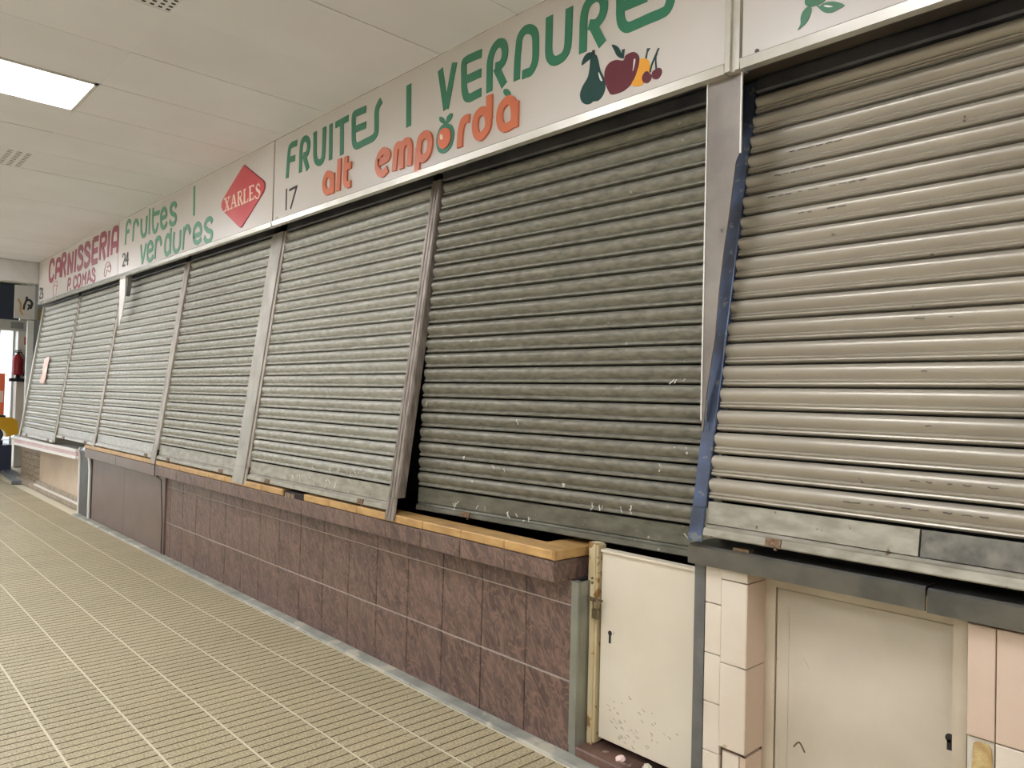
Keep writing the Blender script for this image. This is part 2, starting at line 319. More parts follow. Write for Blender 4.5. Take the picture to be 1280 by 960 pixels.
SHAPES = {'diamond': (0,[(-5.636,3.233),(-5.621,3.235),(-5.6,3.226),(-5.27,3.047),(-5.245,3.021),(-5.246,2.991),(-5.268,2.961),(-5.615,2.767),(-5.641,2.762),(-5.672,2.772),(-5.999,2.952),(-6.027,2.987),(-6.024,3.02),(-5.99,3.048)]),'pear': (1,[(-2.114,2.961),(-2.096,2.965),(-2.08,2.952),(-2.069,2.922),(-2.058,2.884),(-2.035,2.843),(-2.029,2.807),(-2.039,2.776),(-2.064,2.758),(-2.096,2.762),(-2.106,2.757),(-2.132,2.759),(-2.159,2.779),(-2.169,2.812),(-2.155,2.843),(-2.126,2.875),(-2.117,2.917)]),'pear_leaf': (1,[(-2.164,2.937),(-2.155,2.964),(-2.132,2.979),(-2.1,2.971),(-2.115,2.951),(-2.141,2.942)]),'pear_stem': (0,[(-2.101,2.964),(-2.106,2.982),(-2.091,2.979),(-2.091,2.961)]),'apple': (1,[(-1.935,2.885),(-1.926,2.901),(-1.897,2.906),(-1.873,2.898),(-1.857,2.876),(-1.857,2.842),(-1.877,2.8),(-1.899,2.774),(-1.935,2.76),(-1.989,2.761),(-2.008,2.777),(-2.031,2.827),(-2.033,2.871),(-2.012,2.897),(-1.975,2.9)]),'apple_leaf': (1,[(-1.998,2.97),(-1.97,2.956),(-1.951,2.928),(-1.946,2.899),(-1.969,2.915),(-1.985,2.944)]),'apple_stem': (0,[(-1.947,2.898),(-1.944,2.931),(-1.93,2.931),(-1.935,2.894)]),'lemon': (1,[(-1.858,2.86),(-1.832,2.862),(-1.809,2.845),(-1.802,2.815),(-1.818,2.778),(-1.841,2.757),(-1.875,2.762),(-1.893,2.779),(-1.871,2.803)]),'lemon_stem': (0,[(-1.827,2.86),(-1.819,2.89),(-1.819,2.897),(-1.803,2.893),(-1.814,2.882),(-1.819,2.857)]),'cherry': (1,[(-1.816,2.805),(-1.801,2.792),(-1.793,2.778),(-1.801,2.762),(-1.817,2.758),(-1.834,2.769),(-1.838,2.787),(-1.829,2.801)]),'cherry2': (1,[(-1.76,2.801),(-1.748,2.794),(-1.745,2.777),(-1.757,2.762),(-1.772,2.76),(-1.787,2.769),(-1.792,2.789),(-1.78,2.799)]),'shine': (1,[(-1.88,2.872),(-1.873,2.869),(-1.878,2.843),(-1.885,2.826),(-1.883,2.849)]),'shine2': (1,[(-2.066,2.877),(-2.058,2.864),(-2.044,2.836),(-2.053,2.837),(-2.062,2.856)]),'ring_outer': (1,[(-3.109,2.924),(-3.057,2.903),(-3.034,2.864),(-3.038,2.821),(-3.063,2.783),(-3.116,2.768),(-3.162,2.79),(-3.181,2.832),(-3.178,2.877),(-3.15,2.915)]),'ring_inner': (1,[(-3.102,2.898),(-3.068,2.883),(-3.055,2.854),(-3.059,2.822),(-3.082,2.798),(-3.117,2.791),(-3.148,2.81),(-3.162,2.839),(-3.156,2.875),(-3.134,2.896)]),'ring_shine': (1,[(-3.13,2.871),(-3.119,2.861),(-3.116,2.843),(-3.128,2.841),(-3.139,2.852),(-3.138,2.866)]),'orange_leaf_a': (1,[(-3.102,2.918),(-3.112,2.939),(-3.131,2.962),(-3.158,2.971),(-3.157,2.95),(-3.135,2.932)]),'orange_leaf_b': (1,[(-3.101,2.921),(-3.097,2.953),(-3.071,2.965),(-3.05,2.961),(-3.056,2.939),(-3.075,2.926)]),'accent': (1,[(-2.66,2.972),(-2.642,2.972),(-2.621,2.958),(-2.611,2.938),(-2.62,2.927),(-2.641,2.936),(-2.658,2.954)]),'leaf_a': (1,[(-1.195,2.755),(-1.186,2.771),(-1.186,2.793),(-1.178,2.812),(-1.164,2.821),(-1.152,2.817),(-1.15,2.804),(-1.156,2.785),(-1.169,2.768)]),'leaf_b': (1,[(-1.124,2.805),(-1.107,2.813),(-1.086,2.81),(-1.062,2.799),(-1.041,2.782),(-1.059,2.776),(-1.077,2.773),(-1.096,2.777),(-1.112,2.788)]),'leaf_c': (1,[(-1.172,2.845),(-1.17,2.831),(-1.159,2.821),(-1.142,2.816),(-1.121,2.816),(-1.104,2.82),(-1.105,2.833),(-1.135,2.853),(-1.165,2.856)]),'leaf_shine': (1,[(-1.107,2.805),(-1.093,2.8),(-1.077,2.79),(-1.091,2.793),(-1.104,2.8)])}

# ---------------------------------------------------------------- materials
M = dict(
 ceil=mat('ceiling_panel_white', (233, 232, 234), 0.7, col2=(229, 227, 228), scale=2, tint=0.012),
 ceil_base=mat('ceiling_void', (84, 78, 72), 0.9),
 dark=mat('interior_shade', (30, 31, 34), 0.9),  # near-black colour stands in for shade inside the closed stalls
 lamp=mat('lamp_diffuser', (255, 250, 240), 0.5, emis=((238, 241, 252), LAMP)),
 lampframe=mat('lamp_frame_white', (225, 222, 215), 0.5),
 holes=mat('vent_hole_shade', (70, 66, 62), 0.9),
 white=mat('painted_wall_white', (214, 211, 204), 0.7, col2=(200, 197, 190), scale=3),
 beige=mat('far_wall_beige', (225, 222, 216), 0.7),
 floor=mat('ribbed_terrazzo_tile', (197, 184, 148), 0.5, col2=(157, 144, 110), scale=110, detail=5, lo=0.40, hi=0.62, col3=(104, 92, 70), s3=150, t3=0.60, tint=0.04, rvar=0.1),
 groove=mat('groove_dirt', (138, 125, 96), 0.8, col2=(106, 95, 72), scale=9),
 grout=mat('pale_floor_grout', (218, 209, 182), 0.8),
 kerb=mat('grey_cement_kerb', (164, 163, 149), 0.65, col2=(136, 137, 125), scale=7, bump=0.4, bscale=40, col3=(186, 180, 160), s3=5, t3=0.56),
 slat=mat('galvanised_slat', (184, 181, 168), 0.48, 0.3, col2=(148, 146, 132), scale=38, stretch=(0.5, 1, 1.2), detail=6, lo=0.3, hi=0.72, bump=0.12, bscale=25, rvar=0.1, col3=(196, 198, 190), s3=26, t3=0.7),
 slat_far=mat('galvanised_slat_pale', (194, 192, 182), 0.5, 0.25, col2=(168, 166, 155), scale=30, stretch=(0.6, 1, 1.2), detail=5, lo=0.3, hi=0.72, rvar=0.08),
 slat_dark=mat('galvanised_slat_tarnished', (146, 142, 126), 0.46, 0.35, col2=(110, 107, 94), scale=42, stretch=(0.5, 1, 1.3), detail=7, lo=0.28, hi=0.7, bump=0.15, bscale=30, rvar=0.1, col3=(168, 170, 156), s3=30, t3=0.71),
 slat_warm=mat('beige_enamelled_slat', (180, 172, 155), 0.36, 0.3, col2=(168, 160, 144), scale=5, stretch=(0.4, 1, 1), col3=(92, 80, 62), s3=24, t3=0.735, rvar=0.03),
 bar=mat('bottom_bar_metal', (174, 169, 152), 0.45, 0.3, col2=(146, 141, 124), scale=30, stretch=(0.4, 1, 1), detail=6, col3=(104, 84, 62), s3=30, t3=0.69),
 bar_grey=mat('bare_steel_patch', (134, 130, 118), 0.45, 0.45, col2=(98, 96, 88), scale=22, detail=6),
 bar_dark=mat('bottom_bar_tarnished', (124, 123, 108), 0.45, 0.5, col2=(98, 96, 82), scale=24, stretch=(0.4, 1, 1), col3=(176, 176, 162), s3=34, t3=0.69),
 rust=mat('rusty_plate', (98, 70, 50), 0.8, 0.2, col2=(140, 118, 92), scale=90),
 guide=mat('guide_rail_steel', (184, 176, 162), 0.5, 0.3, col2=(150, 140, 126), scale=12, stretch=(2, 2, 0.5), detail=6),
 guide_brown=mat('guide_rail_worn', (156, 146, 134), 0.45, 0.4, col2=(116, 104, 92), scale=16, stretch=(3, 3, 0.6), detail=6),
 guide_flat=mat('guide_cover_pale', (182, 178, 164), 0.45, 0.4, col2=(156, 150, 136), scale=7, stretch=(1, 1, 0.6), detail=6),
 blue=mat('blue_painted_steel', (84, 98, 126), 0.28, 0.4, col2=(66, 72, 84), scale=9, detail=6, col3=(120, 124, 126), s3=24, t3=0.62),
 pillar=mat('brushed_steel_cladding', (150, 142, 132), 0.36, 0.75, col2=(128, 120, 112), scale=5, detail=6, col3=(96, 90, 84), s3=20, t3=0.69, rvar=0.08),
 edge=mat('lit_steel_edge', (235, 232, 222), 0.3, 0.3),  # pale copy of the pillar steel, brightness of the lit fold in its colour
 steel=mat('ledge_steel', (122, 120, 112), 0.36, 0.75, col2=(98, 97, 92), scale=9, detail=6, rvar=0.1),
 post=mat('grey_painted_post', (124, 124, 120), 0.5, 0.3, col2=(104, 104, 100), scale=9),
 sign=mat('sign_board_white', (208, 201, 190), 0.32, col2=(203, 195, 183), scale=1.5),
 alu=mat('sign_frame_aluminium', (226, 222, 210), 0.22, 0.6, col2=(212, 207, 194), scale=6),
 soffit=mat('dull_soffit', (92, 84, 74), 0.7, col2=(72, 66, 60), scale=6),
 headbox=mat('shutter_head_box', (96, 96, 98), 0.5, 0.4, col2=(74, 74, 78), scale=6),
 green=mat('print_green', (52, 122, 90), 0.4), green2=mat('print_pale_green', (76, 146, 110), 0.4), green3=mat('print_dark_green', (28, 66, 62), 0.4),
 leaf=mat('print_leaf_green', (40, 110, 66), 0.4), orange=mat('orange_acrylic', (206, 112, 74), 0.4), orange_e=mat('print_orange', (214, 108, 68), 0.4),
 maroon=mat('print_maroon', (100, 42, 52), 0.4), yellow=mat('print_yellow', (228, 160, 54), 0.4), black=mat('print_black', (52, 46, 42), 0.5),
 red=mat('print_red', (196, 62, 68), 0.35, col2=(206, 84, 84), scale=3), reddark=mat('print_dark_red', (118, 34, 40), 0.4), crimson=mat('print_crimson', (150, 50, 70), 0.4), cream=mat('print_cream', (240, 216, 190), 0.4),
 pink=mat('print_dull_pink', (176, 120, 116), 0.5), shine=mat('print_white', (235, 230, 222), 0.4),
 marble=marble('brown_veined_tile', (84, 66, 60), (116, 94, 84), (156, 124, 108)),
 plainbrown=mat('plain_brown_panel', (122, 102, 92), 0.35, col2=(112, 93, 84), scale=4, detail=4),
 mortar=mat('dark_joint', (52, 42, 38), 0.9), palemortar=mat('pale_joint', (178, 164, 150), 0.9),
 wood=mat('ochre_edge_tile', (204, 164, 104), 0.38, col2=(180, 140, 86), scale=18, stretch=(0.5, 1, 1), col3=(140, 104, 62), s3=40, t3=0.7, tint=0.04),
 rubble=mat('broken_cement', (172, 156, 130), 0.95, col2=(126, 108, 86), scale=60, bump=0.8, bscale=80),
 gate=mat('cream_painted_sheet', (232, 222, 200), 0.38, col2=(224, 213, 190), scale=3, col3=(168, 156, 130), s3=14, t3=0.7),
 jamb=mat('chipped_cream_jamb', (216, 200, 160), 0.5, col2=(200, 182, 140), scale=14, stretch=(1, 1, 0.4), col3=(150, 110, 62), s3=20, t3=0.6),
 jambgrime=mat('grime_tan', (178, 162, 132), 0.7),
 alutrim=mat('satin_aluminium_trim', (162, 164, 152), 0.4, 0.5, col2=(140, 141, 128), scale=5),
 sill=mat('brown_marble_sill', (120, 92, 78), 0.45, col2=(90, 66, 56), scale=12, detail=7, col3=(170, 156, 140), s3=16, t3=0.67),
 brass=mat('worn_padlock_metal', (120, 108, 84), 0.4, 0.8),
 hasp=mat('hasp_steel', (150, 140, 118), 0.4, 0.7, col2=(110, 84, 58), scale=60),
 tile=mat('cream_glazed_tile', (230, 219, 200), 0.3, col2=(222, 208, 187), scale=4, col3=(190, 168, 138), s3=12, t3=0.7, tint=0.02),
 tilepink=mat('pinkish_glazed_tile', (222, 198, 176), 0.3, col2=(212, 188, 165), scale=4, tint=0.02),
 tilejoint=mat('brown_tile_joint', (104, 84, 68), 0.9),
 hatch=mat('dull_cream_hatch', (212, 201, 180), 0.5, col2=(196, 185, 163), scale=3, detail=6, col3=(150, 132, 106), s3=9, t3=0.7),
 hatchframe=mat('hatch_frame_cream', (216, 202, 176), 0.5, col2=(200, 186, 160), scale=6),
 glue=mat('yellow_glue_patch', (214, 190, 134), 0.8, col2=(180, 146, 92), scale=22, bump=0.6),
 plaster=mat('bare_plaster', (216, 208, 190), 0.9, bump=0.5),
 pinkrail=mat('pink_counter_rail', (214, 180, 176), 0.35, col2=(200, 166, 162), scale=4),
 whitetrim=mat('white_metal_trim', (236, 230, 222), 0.35),
 peach=mat('peach_laminate', (226, 204, 178), 0.25, col2=(216, 192, 166), scale=3),
 woodslat=mat('brown_wood_slat', (160, 140, 112), 0.5, col2=(120, 100, 76), scale=14, stretch=(0.5, 1, 3)),
 darksteel=mat('dark_grey_steel', (92, 94, 94), 0.35, 0.6, col2=(78, 80, 80), scale=6),
 plinth=mat('plinth_stone', (176, 160, 138), 0.5, col2=(150, 134, 114), scale=8),
 paper=mat('pinkish_paper', (250, 228, 216), 0.8, col2=(244, 206, 194), scale=14),
 glass=None,
 frame=mat('grey_door_frame', (176, 178, 176), 0.4, 0.3), bluepanel=mat('slate_blue_panel', (66, 76, 96), 0.5), whiteframe=mat('white_lintel', (206, 206, 200), 0.5),
 extred=mat('extinguisher_red', (170, 44, 52), 0.35), extblack=mat('black_rubber', (36, 34, 36), 0.5), greycol=mat('grey_column_paint', (150, 152, 150), 0.5), lightcol=mat('pale_column_paint', (228, 228, 220), 0.5),
 caryellow=mat('yellow_enamel', (232, 176, 36), 0.35), carbase=mat('navy_plastic', (52, 56, 76), 0.45), wheel=mat('tyre_grey', (58, 56, 58), 0.6), hub=mat('wheel_hub_grey', (150, 146, 142), 0.4),
 poster=mat('orange_poster', (240, 120, 76), 0.6), posterwhite=mat('poster_white', (245, 225, 215), 0.6), outwall=mat('street_wall', (205, 205, 205), 0.8), outground=mat('street_paving', (150, 148, 145), 0.9),
 greybar=mat('grey_floor_bar', (112, 116, 118), 0.5), tagred=mat('red_notice', (200, 90, 80), 0.5), ochre=mat('ochre_plate', (150, 130, 90), 0.6),
)
g = bpy.data.materials.new('door_glass'); g.use_nodes = True; b_ = g.node_tree.nodes['Principled BSDF']
b_.inputs['Transmission Weight'].default_value = 1.0; b_.inputs['Roughness'].default_value = 0.02; b_.inputs['IOR'].default_value = 1.05; b_.inputs['Base Color'].default_value = (0.95, 0.97, 1, 1); M['glass'] = g
# ================================================================ SETTING
XL, XR = -17.0, 4.2
# ---- floor
fl = B('floor', (XL-6, -5.0, -0.08), (XR, 3.0, -0.012), M['grout']); fl['kind'] = 'structure'
def rib_mesh(n=5, w=0.305, d=0.295):
    mb = MB(); p = w/n; pr = []
    for k in range(n): x = -w/2 + k*p; pr += [(x, -0.006), (x+0.004, -0.0055), (x+0.0065, 0.0), (x+p-0.002, 0.0)]
    pr += [(w/2, -0.006), (w/2, -0.011), (-w/2, -0.011)]
    mb.sweep(pr, [lambda a, b: (a, -d/2, b), lambda a, b: (a, d/2, b)]); return mb
tm = rib_mesh().build('floor_tile', M['floor'], fl, fix=True)
tmesh = tm.data; tmesh.materials.append(M['groove'])
for p_ in tmesh.polygons:
    if p_.center.z < -0.003 and p_.normal.z > 0.15: p_.material_index = 1
first = True; cnt = 0; rest = MB()
ypos = [-0.2335 - 0.3045*k for k in range(16)]
cells = []
for r_ in range(16):
    for c_ in range(58):
        cells.append((-1.0 + 0.305*6 - 0.305*c_ + 0.02, ypos[r_], r_))
def vis(x, y):
    v = Vector((x, y+2.404, -1.5)); w_ = v.dot(cf)
    return w_ > 0.3 and abs(v.dot(cr)/w_) < 0.72 and abs(v.dot(cu)/w_) < 0.55, w_
cells = [(vis(x, y), x, y) for x, y, r_ in cells]
cells.sort(key=lambda c: (not c[0][0], c[0][1] if c[0][0] else 0))
ti = tmesh
for k, (vv, x, y) in enumerate(cells):
    if vv[0] and k < 292:
        if first: o = tm; first = False; o.location = (x, y, 0); p_ = Vector(fl.location); o.location = Vector((x, y, 0)) - p_
        else: o = inst(tmesh, 'floor_tile', (x, y, 0), fl)
        o.location.z += random.uniform(-0.0006, 0.0006)
    else:
        rest.box((x-0.1515, y-0.1475, -0.012), (x+0.1515, y+0.1475, -0.001))
rt = rest.build('far_floor_tiles', M['floor'], fl, fix=False); rt['kind'] = 'stuff'
for k_, y_ in enumerate(ypos):
    B('grout_line', (XL, y_+0.1475, -0.011), (XR, y_+0.157, -0.0005), M['grout'], fl)
kb = MB()
for k in range(5):
    x0 = -10.1 + 1.72*k
    kb.bbox((x0, -0.078, -0.01), (x0+1.718, -0.002, 0.012), 0.008)
o = kb.build('baseboard_front', M['kerb']); o['kind'] = 'structure'
# ---- ceiling
ce = B('ceiling', (-12.66, -5.0, 3.318), (XR, 3.0, 3.36), M['ceil_base']); ce['kind'] = 'structure'
SX = 0.592; x0c = -3.755
pm = MB().box((-SX/2+0.0025, -0.5872, 0), (SX/2-0.0025, 0.5872, 0.014)).build('ceiling_panel', M['ceil'], ce); pmesh = pm.data
lamps = set(); used_first = False
yc = [-0.03-0.587, -1.205-0.587, -2.38-0.587, -3.555-0.587, -4.73-0.4]
lampcells = []
for i in range(-15, 13):
    xc = x0c + SX*(i+0.5)
    if xc < -12.5 or xc > XR-0.2: continue
    for j in range(4):
        y_ = yc[j]
        islamp = (j == 1 or j == 3) and (i+3) % 6 == 0
        if islamp: lampcells.append((xc, y_, j)); continue
        z_ = 3.304 + random.uniform(-0.0015, 0.0015)
        if not used_first: used_first = True; pm.location = Vector((xc, y_, z_)) - Vector(ce.location); o = pm
        else: o = inst(pmesh, 'ceiling_panel', (xc, y_, z_), ce)
        if j == 1 and i in (0, -6):
            hb = MB()
            for a in range(10):
                for b in range(6 if i == 0 else 3):
                    hx = xc - 0.27 + a*(0.036 if i == 0 else 0.05); hy = y_ + 0.572 - b*(0.036 if i == 0 else 0.06)
                    if i == 0: hb.box((hx-0.008, hy-0.009, z_-0.0012), (hx+0.008, hy+0.009, z_+0.001))
                    else: hb.box((hx-0.006, hy-0.016, z_-0.0012), (hx+0.006, hy+0.016, z_+0.001))
            h = hb.build('vent_hole_paint', M['holes'], o, loc=(xc, y_, z_)); h['kind'] = 'stuff'  # solid dark plates on the panel, painting the shade of open holes
for n_, (xc, y_, j) in enumerate(lampcells):
    t = empty('ceiling_light', (xc, y_, 3.30)); dz_ = 0.14 if xc < -13 else 0
    fb = MB(); a, c = SX/2-0.004, 0.58
    fb.box((xc-a, y_-c, 3.297), (xc-a+0.018, y_+c, 3.318)).box((xc+a-0.018, y_-c, 3.297), (xc+a, y_+c, 3.318)).box((xc-a, y_-c, 3.297), (xc+a, y_-c+0.018, 3.318)).box((xc-a, y_+c-0.018, 3.297), (xc+a, y_+c, 3.318))
    fb.build('frame', M['lampframe'], t)
    MB().box((xc-a+0.018, y_-c+0.018, 3.302), (xc+a-0.018, y_+c-0.018, 3.312)).build('diffuser', M['lamp'], t)
    t.location.z += dz_
    inview = j == 1 and abs(xc+5.235) < 0.3
    tag(t, 'lit rectangular flush ceiling lamp in the white panels, upper left' if inview else 'lit ceiling lamp outside the picture', 'ceiling lamp', None if inview else 'ceiling lamps over the aisle')
# dropped ceiling beyond the last sign
o = B('trim_1', (-12.86, -5.0, 3.005), (-12.66, 3.0, 3.36), M['white']); o['kind'] = 'structure'
o = B('ceiling_far', (XL-0.1, -5.0, 3.46), (-12.86, 3.0, 3.5), M['white']); o.name = 'ceiling'; o['kind'] = 'structure'
lampcells.append((-15.2, -1.8, 1))
# walls
def S(name, a, b, m):
    o = B(name, a, b, m); o['kind'] = 'structure'; return o
S('wall_back', (XL, 2.2, 0), (XR, 2.3, 3.46), M['dark'])
S('wall_front', (XL-0.0, -5.0, 0), (XR, -4.9, 3.46), M['beige'])
S('wall_right', (XR, -5.0, 0), (XR+0.1, 2.3, 3.3), M['beige'])
S('wall_left', (XL-0.12, 0.50, 0), (XL, 2.3, 3.46), M['white'])
S('trim_2', (-12.66, 0.004, 2.79), (XR, 0.6, 2.82), M['soffit'])
S('dark_backing', (-12.66, 0.56, 0.9), (XR, 0.6, 2.80), M['dark'])  # unseen dark sheet added behind the shutters so the gaps stay dark
# far glazed entrance
wd = empty('window_1', (XL, -2, 0)); wd['kind'] = 'structure'
B('lintel', (XL-0.1, -4.9, 2.56), (XL+0.22, 0.58, 2.76), M['whiteframe'], wd)
B('fascia_panel', (XL-0.05, -4.9, 2.76), (XL+0.02, 0.48, 3.46), M['bluepanel'], wd)
for y_ in (0.40, 0.15, -1.0, -2.2, -3.4, -4.6): B('mullion', (XL-0.06, y_, 0), (XL, y_+0.05, 2.56), M['frame'], wd)
for y0_, y1_ in ((0.20, 0.40), (-0.95, 0.15), (-2.15, -1.0), (-3.35, -2.2), (-4.55, -3.4)): B('pane', (XL-0.035, y0_, 0.02), (XL-0.025, y1_, 2.56), M['glass'], wd)
B('exit_plate', (XL+0.22, 0.32, 2.60), (XL+0.235, 0.52, 2.72), M['greycol'], wd)
pt = empty('poster', (XL-0.015, 0.0, 1.0)); tag(pt, 'orange and white poster stuck inside the far glass door', 'poster')
B('backing', (XL-0.022, -0.7, 0.95), (XL-0.012, 0.30, 1.75), M['poster'], pt); B('white_band', (XL-0.013, -0.65, 1.2), (XL-0.008, 0.28, 1.42), M['posterwhite'], pt)
S('wall_street', (-26, -12, 0), (-25.8, 8, 2.2), M['outwall'])
S('floor_street', (-30, -14, -0.1), (XL-6.01, 10, -0.03), M['outground'])
# ================================================================ SIGNS
def sign(name, label, x0, x1, z0, z1, frame=True, y0=-0.03):
    t = empty(name, ((x0+x1)/2, y0, z0)); tag(t, label, 'sign', )
    MB().box((x0+0.004, y0, z0+0.012), (x1-0.004, y0+0.05, z1)).build('board', M['sign'], t)
    f = MB()
    f.sweep([(y0-0.010, z0+0.034), (y0-0.012, z0+0.030), (y0-0.006, z0-0.002), (y0+0.03, z0-0.002), (y0+0.03, z0+0.012), (y0-0.001, z0+0.034)], [lambda a, b: (x0, a, b), lambda a, b: (x1, a, b)])
    f.build('bottom_frame', M['alu'], t)
    return t
def letters(word, parent, name, m, w, d=0.0025, aniso=1.0, label=None, y0=-0.03):
    """one part per letter: strokes that touch belong to the same letter"""
    st = [(smooth_pts(p, bool(cl)) if sm else p, bool(cl)) for sm, cl, p in STROKES[word]]
    def dense(p, cl):
        q = list(p) + ([p[0]] if cl else []); o = []
        for u, v in zip(q[:-1], q[1:]): o += [(u[0]+(v[0]-u[0])*t/6, u[1]+(v[1]-u[1])*t/6) for t in range(7)]
        return o
    D_ = [dense(p, cl) for p, cl in st]; grp = list(range(len(st)))
    for i in range(len(st)):
        for j in range(i):
            if grp[i] != grp[j] and min((u[0]-v[0])**2+(u[1]-v[1])**2 for u in D_[i] for v in D_[j]) < (0.62*w)**2:
                g_, h_ = grp[i], grp[j]; grp = [h_ if q == g_ else q for q in grp]
    single = 'thin' in word or 'thick' in word or 'pig' in word
    hold = None; out = []
    keys = [0] if single else sorted(set(grp))
    if len(keys) > 1:
        hold = bpy.data.objects.new(name, None); hold.location = (STROKES[word][0][2][0][0], y0, STROKES[word][0][2][0][1]); link(hold); put(hold, parent)
        if label: hold['label'] = label
    for k in keys:
        mb = MB()
        for q_, (p, cl) in enumerate(st):
            if single or grp[q_] == k: stroke(mb, p, w, y0-d-0.0005*(q_ % 5), y0-0.0002*(q_ % 5), cl, aniso)
        o = mb.build('letter' if hold else name, M[m], hold or parent)
        if not hold and label: o['label'] = label
        if single: o['kind'] = 'stuff'
    return o
def shape(nm, parent, name, m, d=0.0025, y0=-0.03, label=None):
    sm, pts = SHAPES[nm]
    o = MB().poly(smooth_pts(pts, True, 3) if sm else pts, y0-d, y0).build(name, M[m], parent)
    if label: o['label'] = label
    return o
s17 = sign('shop_sign', 'long white fascia sign reading FRUITES I VERDURES alt empordà with painted fruit', -5.095, -1.468, 2.69, 3.302)
letters('fruites', s17, 'lettering', 'green', 0.042, label='green word FRUITES'); letters('small_i', s17, 'lettering', 'green', 0.046, label='green letter I'); letters('verdures', s17, 'lettering', 'green', 0.043, label='green word VERDURES')
letters('alt_emporda', s17, 'raised_lettering', 'orange', 0.043, d=0.010, label='raised orange words alt empordà')
letters('seventeen', s17, 'stall_number', 'black', 0.016, label='black number 17')
shape('ring_outer', s17, 'orange_ring', 'green', 0.004); shape('ring_inner', s17, 'orange_fruit', 'orange_e', 0.010); shape('ring_shine', s17, 'shine', 'cream', 0.0125)
shape('orange_leaf_a', s17, 'fruit_leaf', 'green', 0.004); shape('orange_leaf_b', s17, 'fruit_leaf', 'green', 0.004); shape('accent', s17, 'accent_mark', 'green', 0.004)
shape('pear', s17, 'painted_pear', 'green3', 0.003); shape('pear_leaf', s17, 'fruit_leaf', 'green3', 0.003); shape('pear_stem', s17, 'fruit_stem', 'black', 0.0035)
shape('lemon', s17, 'painted_lemon', 'yellow', 0.002); shape('lemon_stem', s17, 'fruit_stem', 'green3', 0.0025)
shape('apple', s17, 'painted_apple', 'maroon', 0.0036); shape('apple_leaf', s17, 'fruit_leaf', 'green3', 0.004); shape('apple_stem', s17, 'fruit_stem', 'green3', 0.0042)
shape('cherry', s17, 'painted_cherry', 'maroon', 0.0042); shape('cherry2', s17, 'painted_cherry', 'maroon', 0.0036); letters('cherry_stems', s17, 'fruit_stem', 'green3', 0.005, 0.0046)
shape('shine', s17, 'shine', 'shine', 0.0045); shape('shine2', s17, 'shine', 'shine', 0.0045)
MB().box((-5.045, -0.035, 2.728), (-5.015, -0.03, 2.748)).build('screw_cap', M['alu'], s17)
s24 = sign('shop_sign', 'white fascia sign reading fruites i verdures with red diamond emblem', -8.80, -5.105, 2.69, 3.304)
letters('fruites_lower', s24, 'lettering', 'green2', 0.042, label='pale green word fruites'); letters('letter_i', s24, 'lettering', 'green2', 0.04); letters('verdures_lower', s24, 'lettering', 'green2', 0.042, label='pale green word verdures')
letters('twentyfour', s24, 'stall_number', 'black', 0.02, label='black number 24')
sm, dp = SHAPES['diamond']; cx_ = sum(p[0] for p in dp)/len(dp); cz_ = sum(p[1] for p in dp)/len(dp)
MB().poly([(cx_+(x-cx_)*1.025+0.008, cz_+(z-cz_)*1.02) for x, z in dp], -0.0315, -0.03).build('diamond_border', M['reddark'], s24)
shape('diamond', s24, 'diamond_emblem', 'red', 0.004)
letters('xarles_thick', s24, 'emblem_lettering', 'cream', 0.022, 0.006, label='cream serif word XARLES'); letters('xarles_thin', s24, 'emblem_lettering', 'cream', 0.010, 0.006, label='thin strokes of XARLES')
s23 = sign('shop_sign', 'white fascia sign reading CARNISSERIA P. COMAS in dark red', -12.64, -8.803, 2.692, 3.306)
letters('carnisseria', s23, 'lettering', 'crimson', 0.068, label='crimson word CARNISSERIA'); letters('comas', s23, 'lettering', 'crimson', 0.032, label='crimson words P. COMAS')
letters('twentythree', s23, 'stall_number', 'black', 0.026, label='black number 23'); letters('pig_outline', s23, 'head_outline', 'pink', 0.012, label='thin pink animal head outlines')
sR = sign('shop_sign', 'white fascia sign with green leaves above the beige shutter', -1.405, 2.3, 2.69, 3.302)
for n_, mm in (('leaf_a', 'leaf'), ('leaf_b', 'leaf'), ('leaf_c', 'leaf')): shape(n_, sR, 'painted_leaf', mm, 0.003)
shape('leaf_shine', sR, 'shine', 'shine', 0.004); letters('leaf_stem', sR, 'leaf_stem', 'leaf', 0.005)
MB().tube([(-1.343, -0.034, 2.732), (-1.343, -0.028, 2.732)], 0.008, 8).build('screw_head', M['black'], sR)
o = MB().box((-1.466, -0.026, 2.69), (-1.407, 0.02, 3.302)).box((-1.466, -0.040, 2.69), (-1.444, -0.026, 3.302)).box((-1.428, -0.036, 2.69), (-1.409, -0.026, 3.302)).build('sign_divider', M['alu'], loc=(-1.437, 0, 2.69))
tag(o, 'vertical metal strip between the fruit sign and the leaf sign', 'trim strip')
o = MB().box((-12.66, -0.034, 3.302), (2.3, 0.02, 3.316)).build('trim_4', M['alu']); o['kind'] = 'structure'
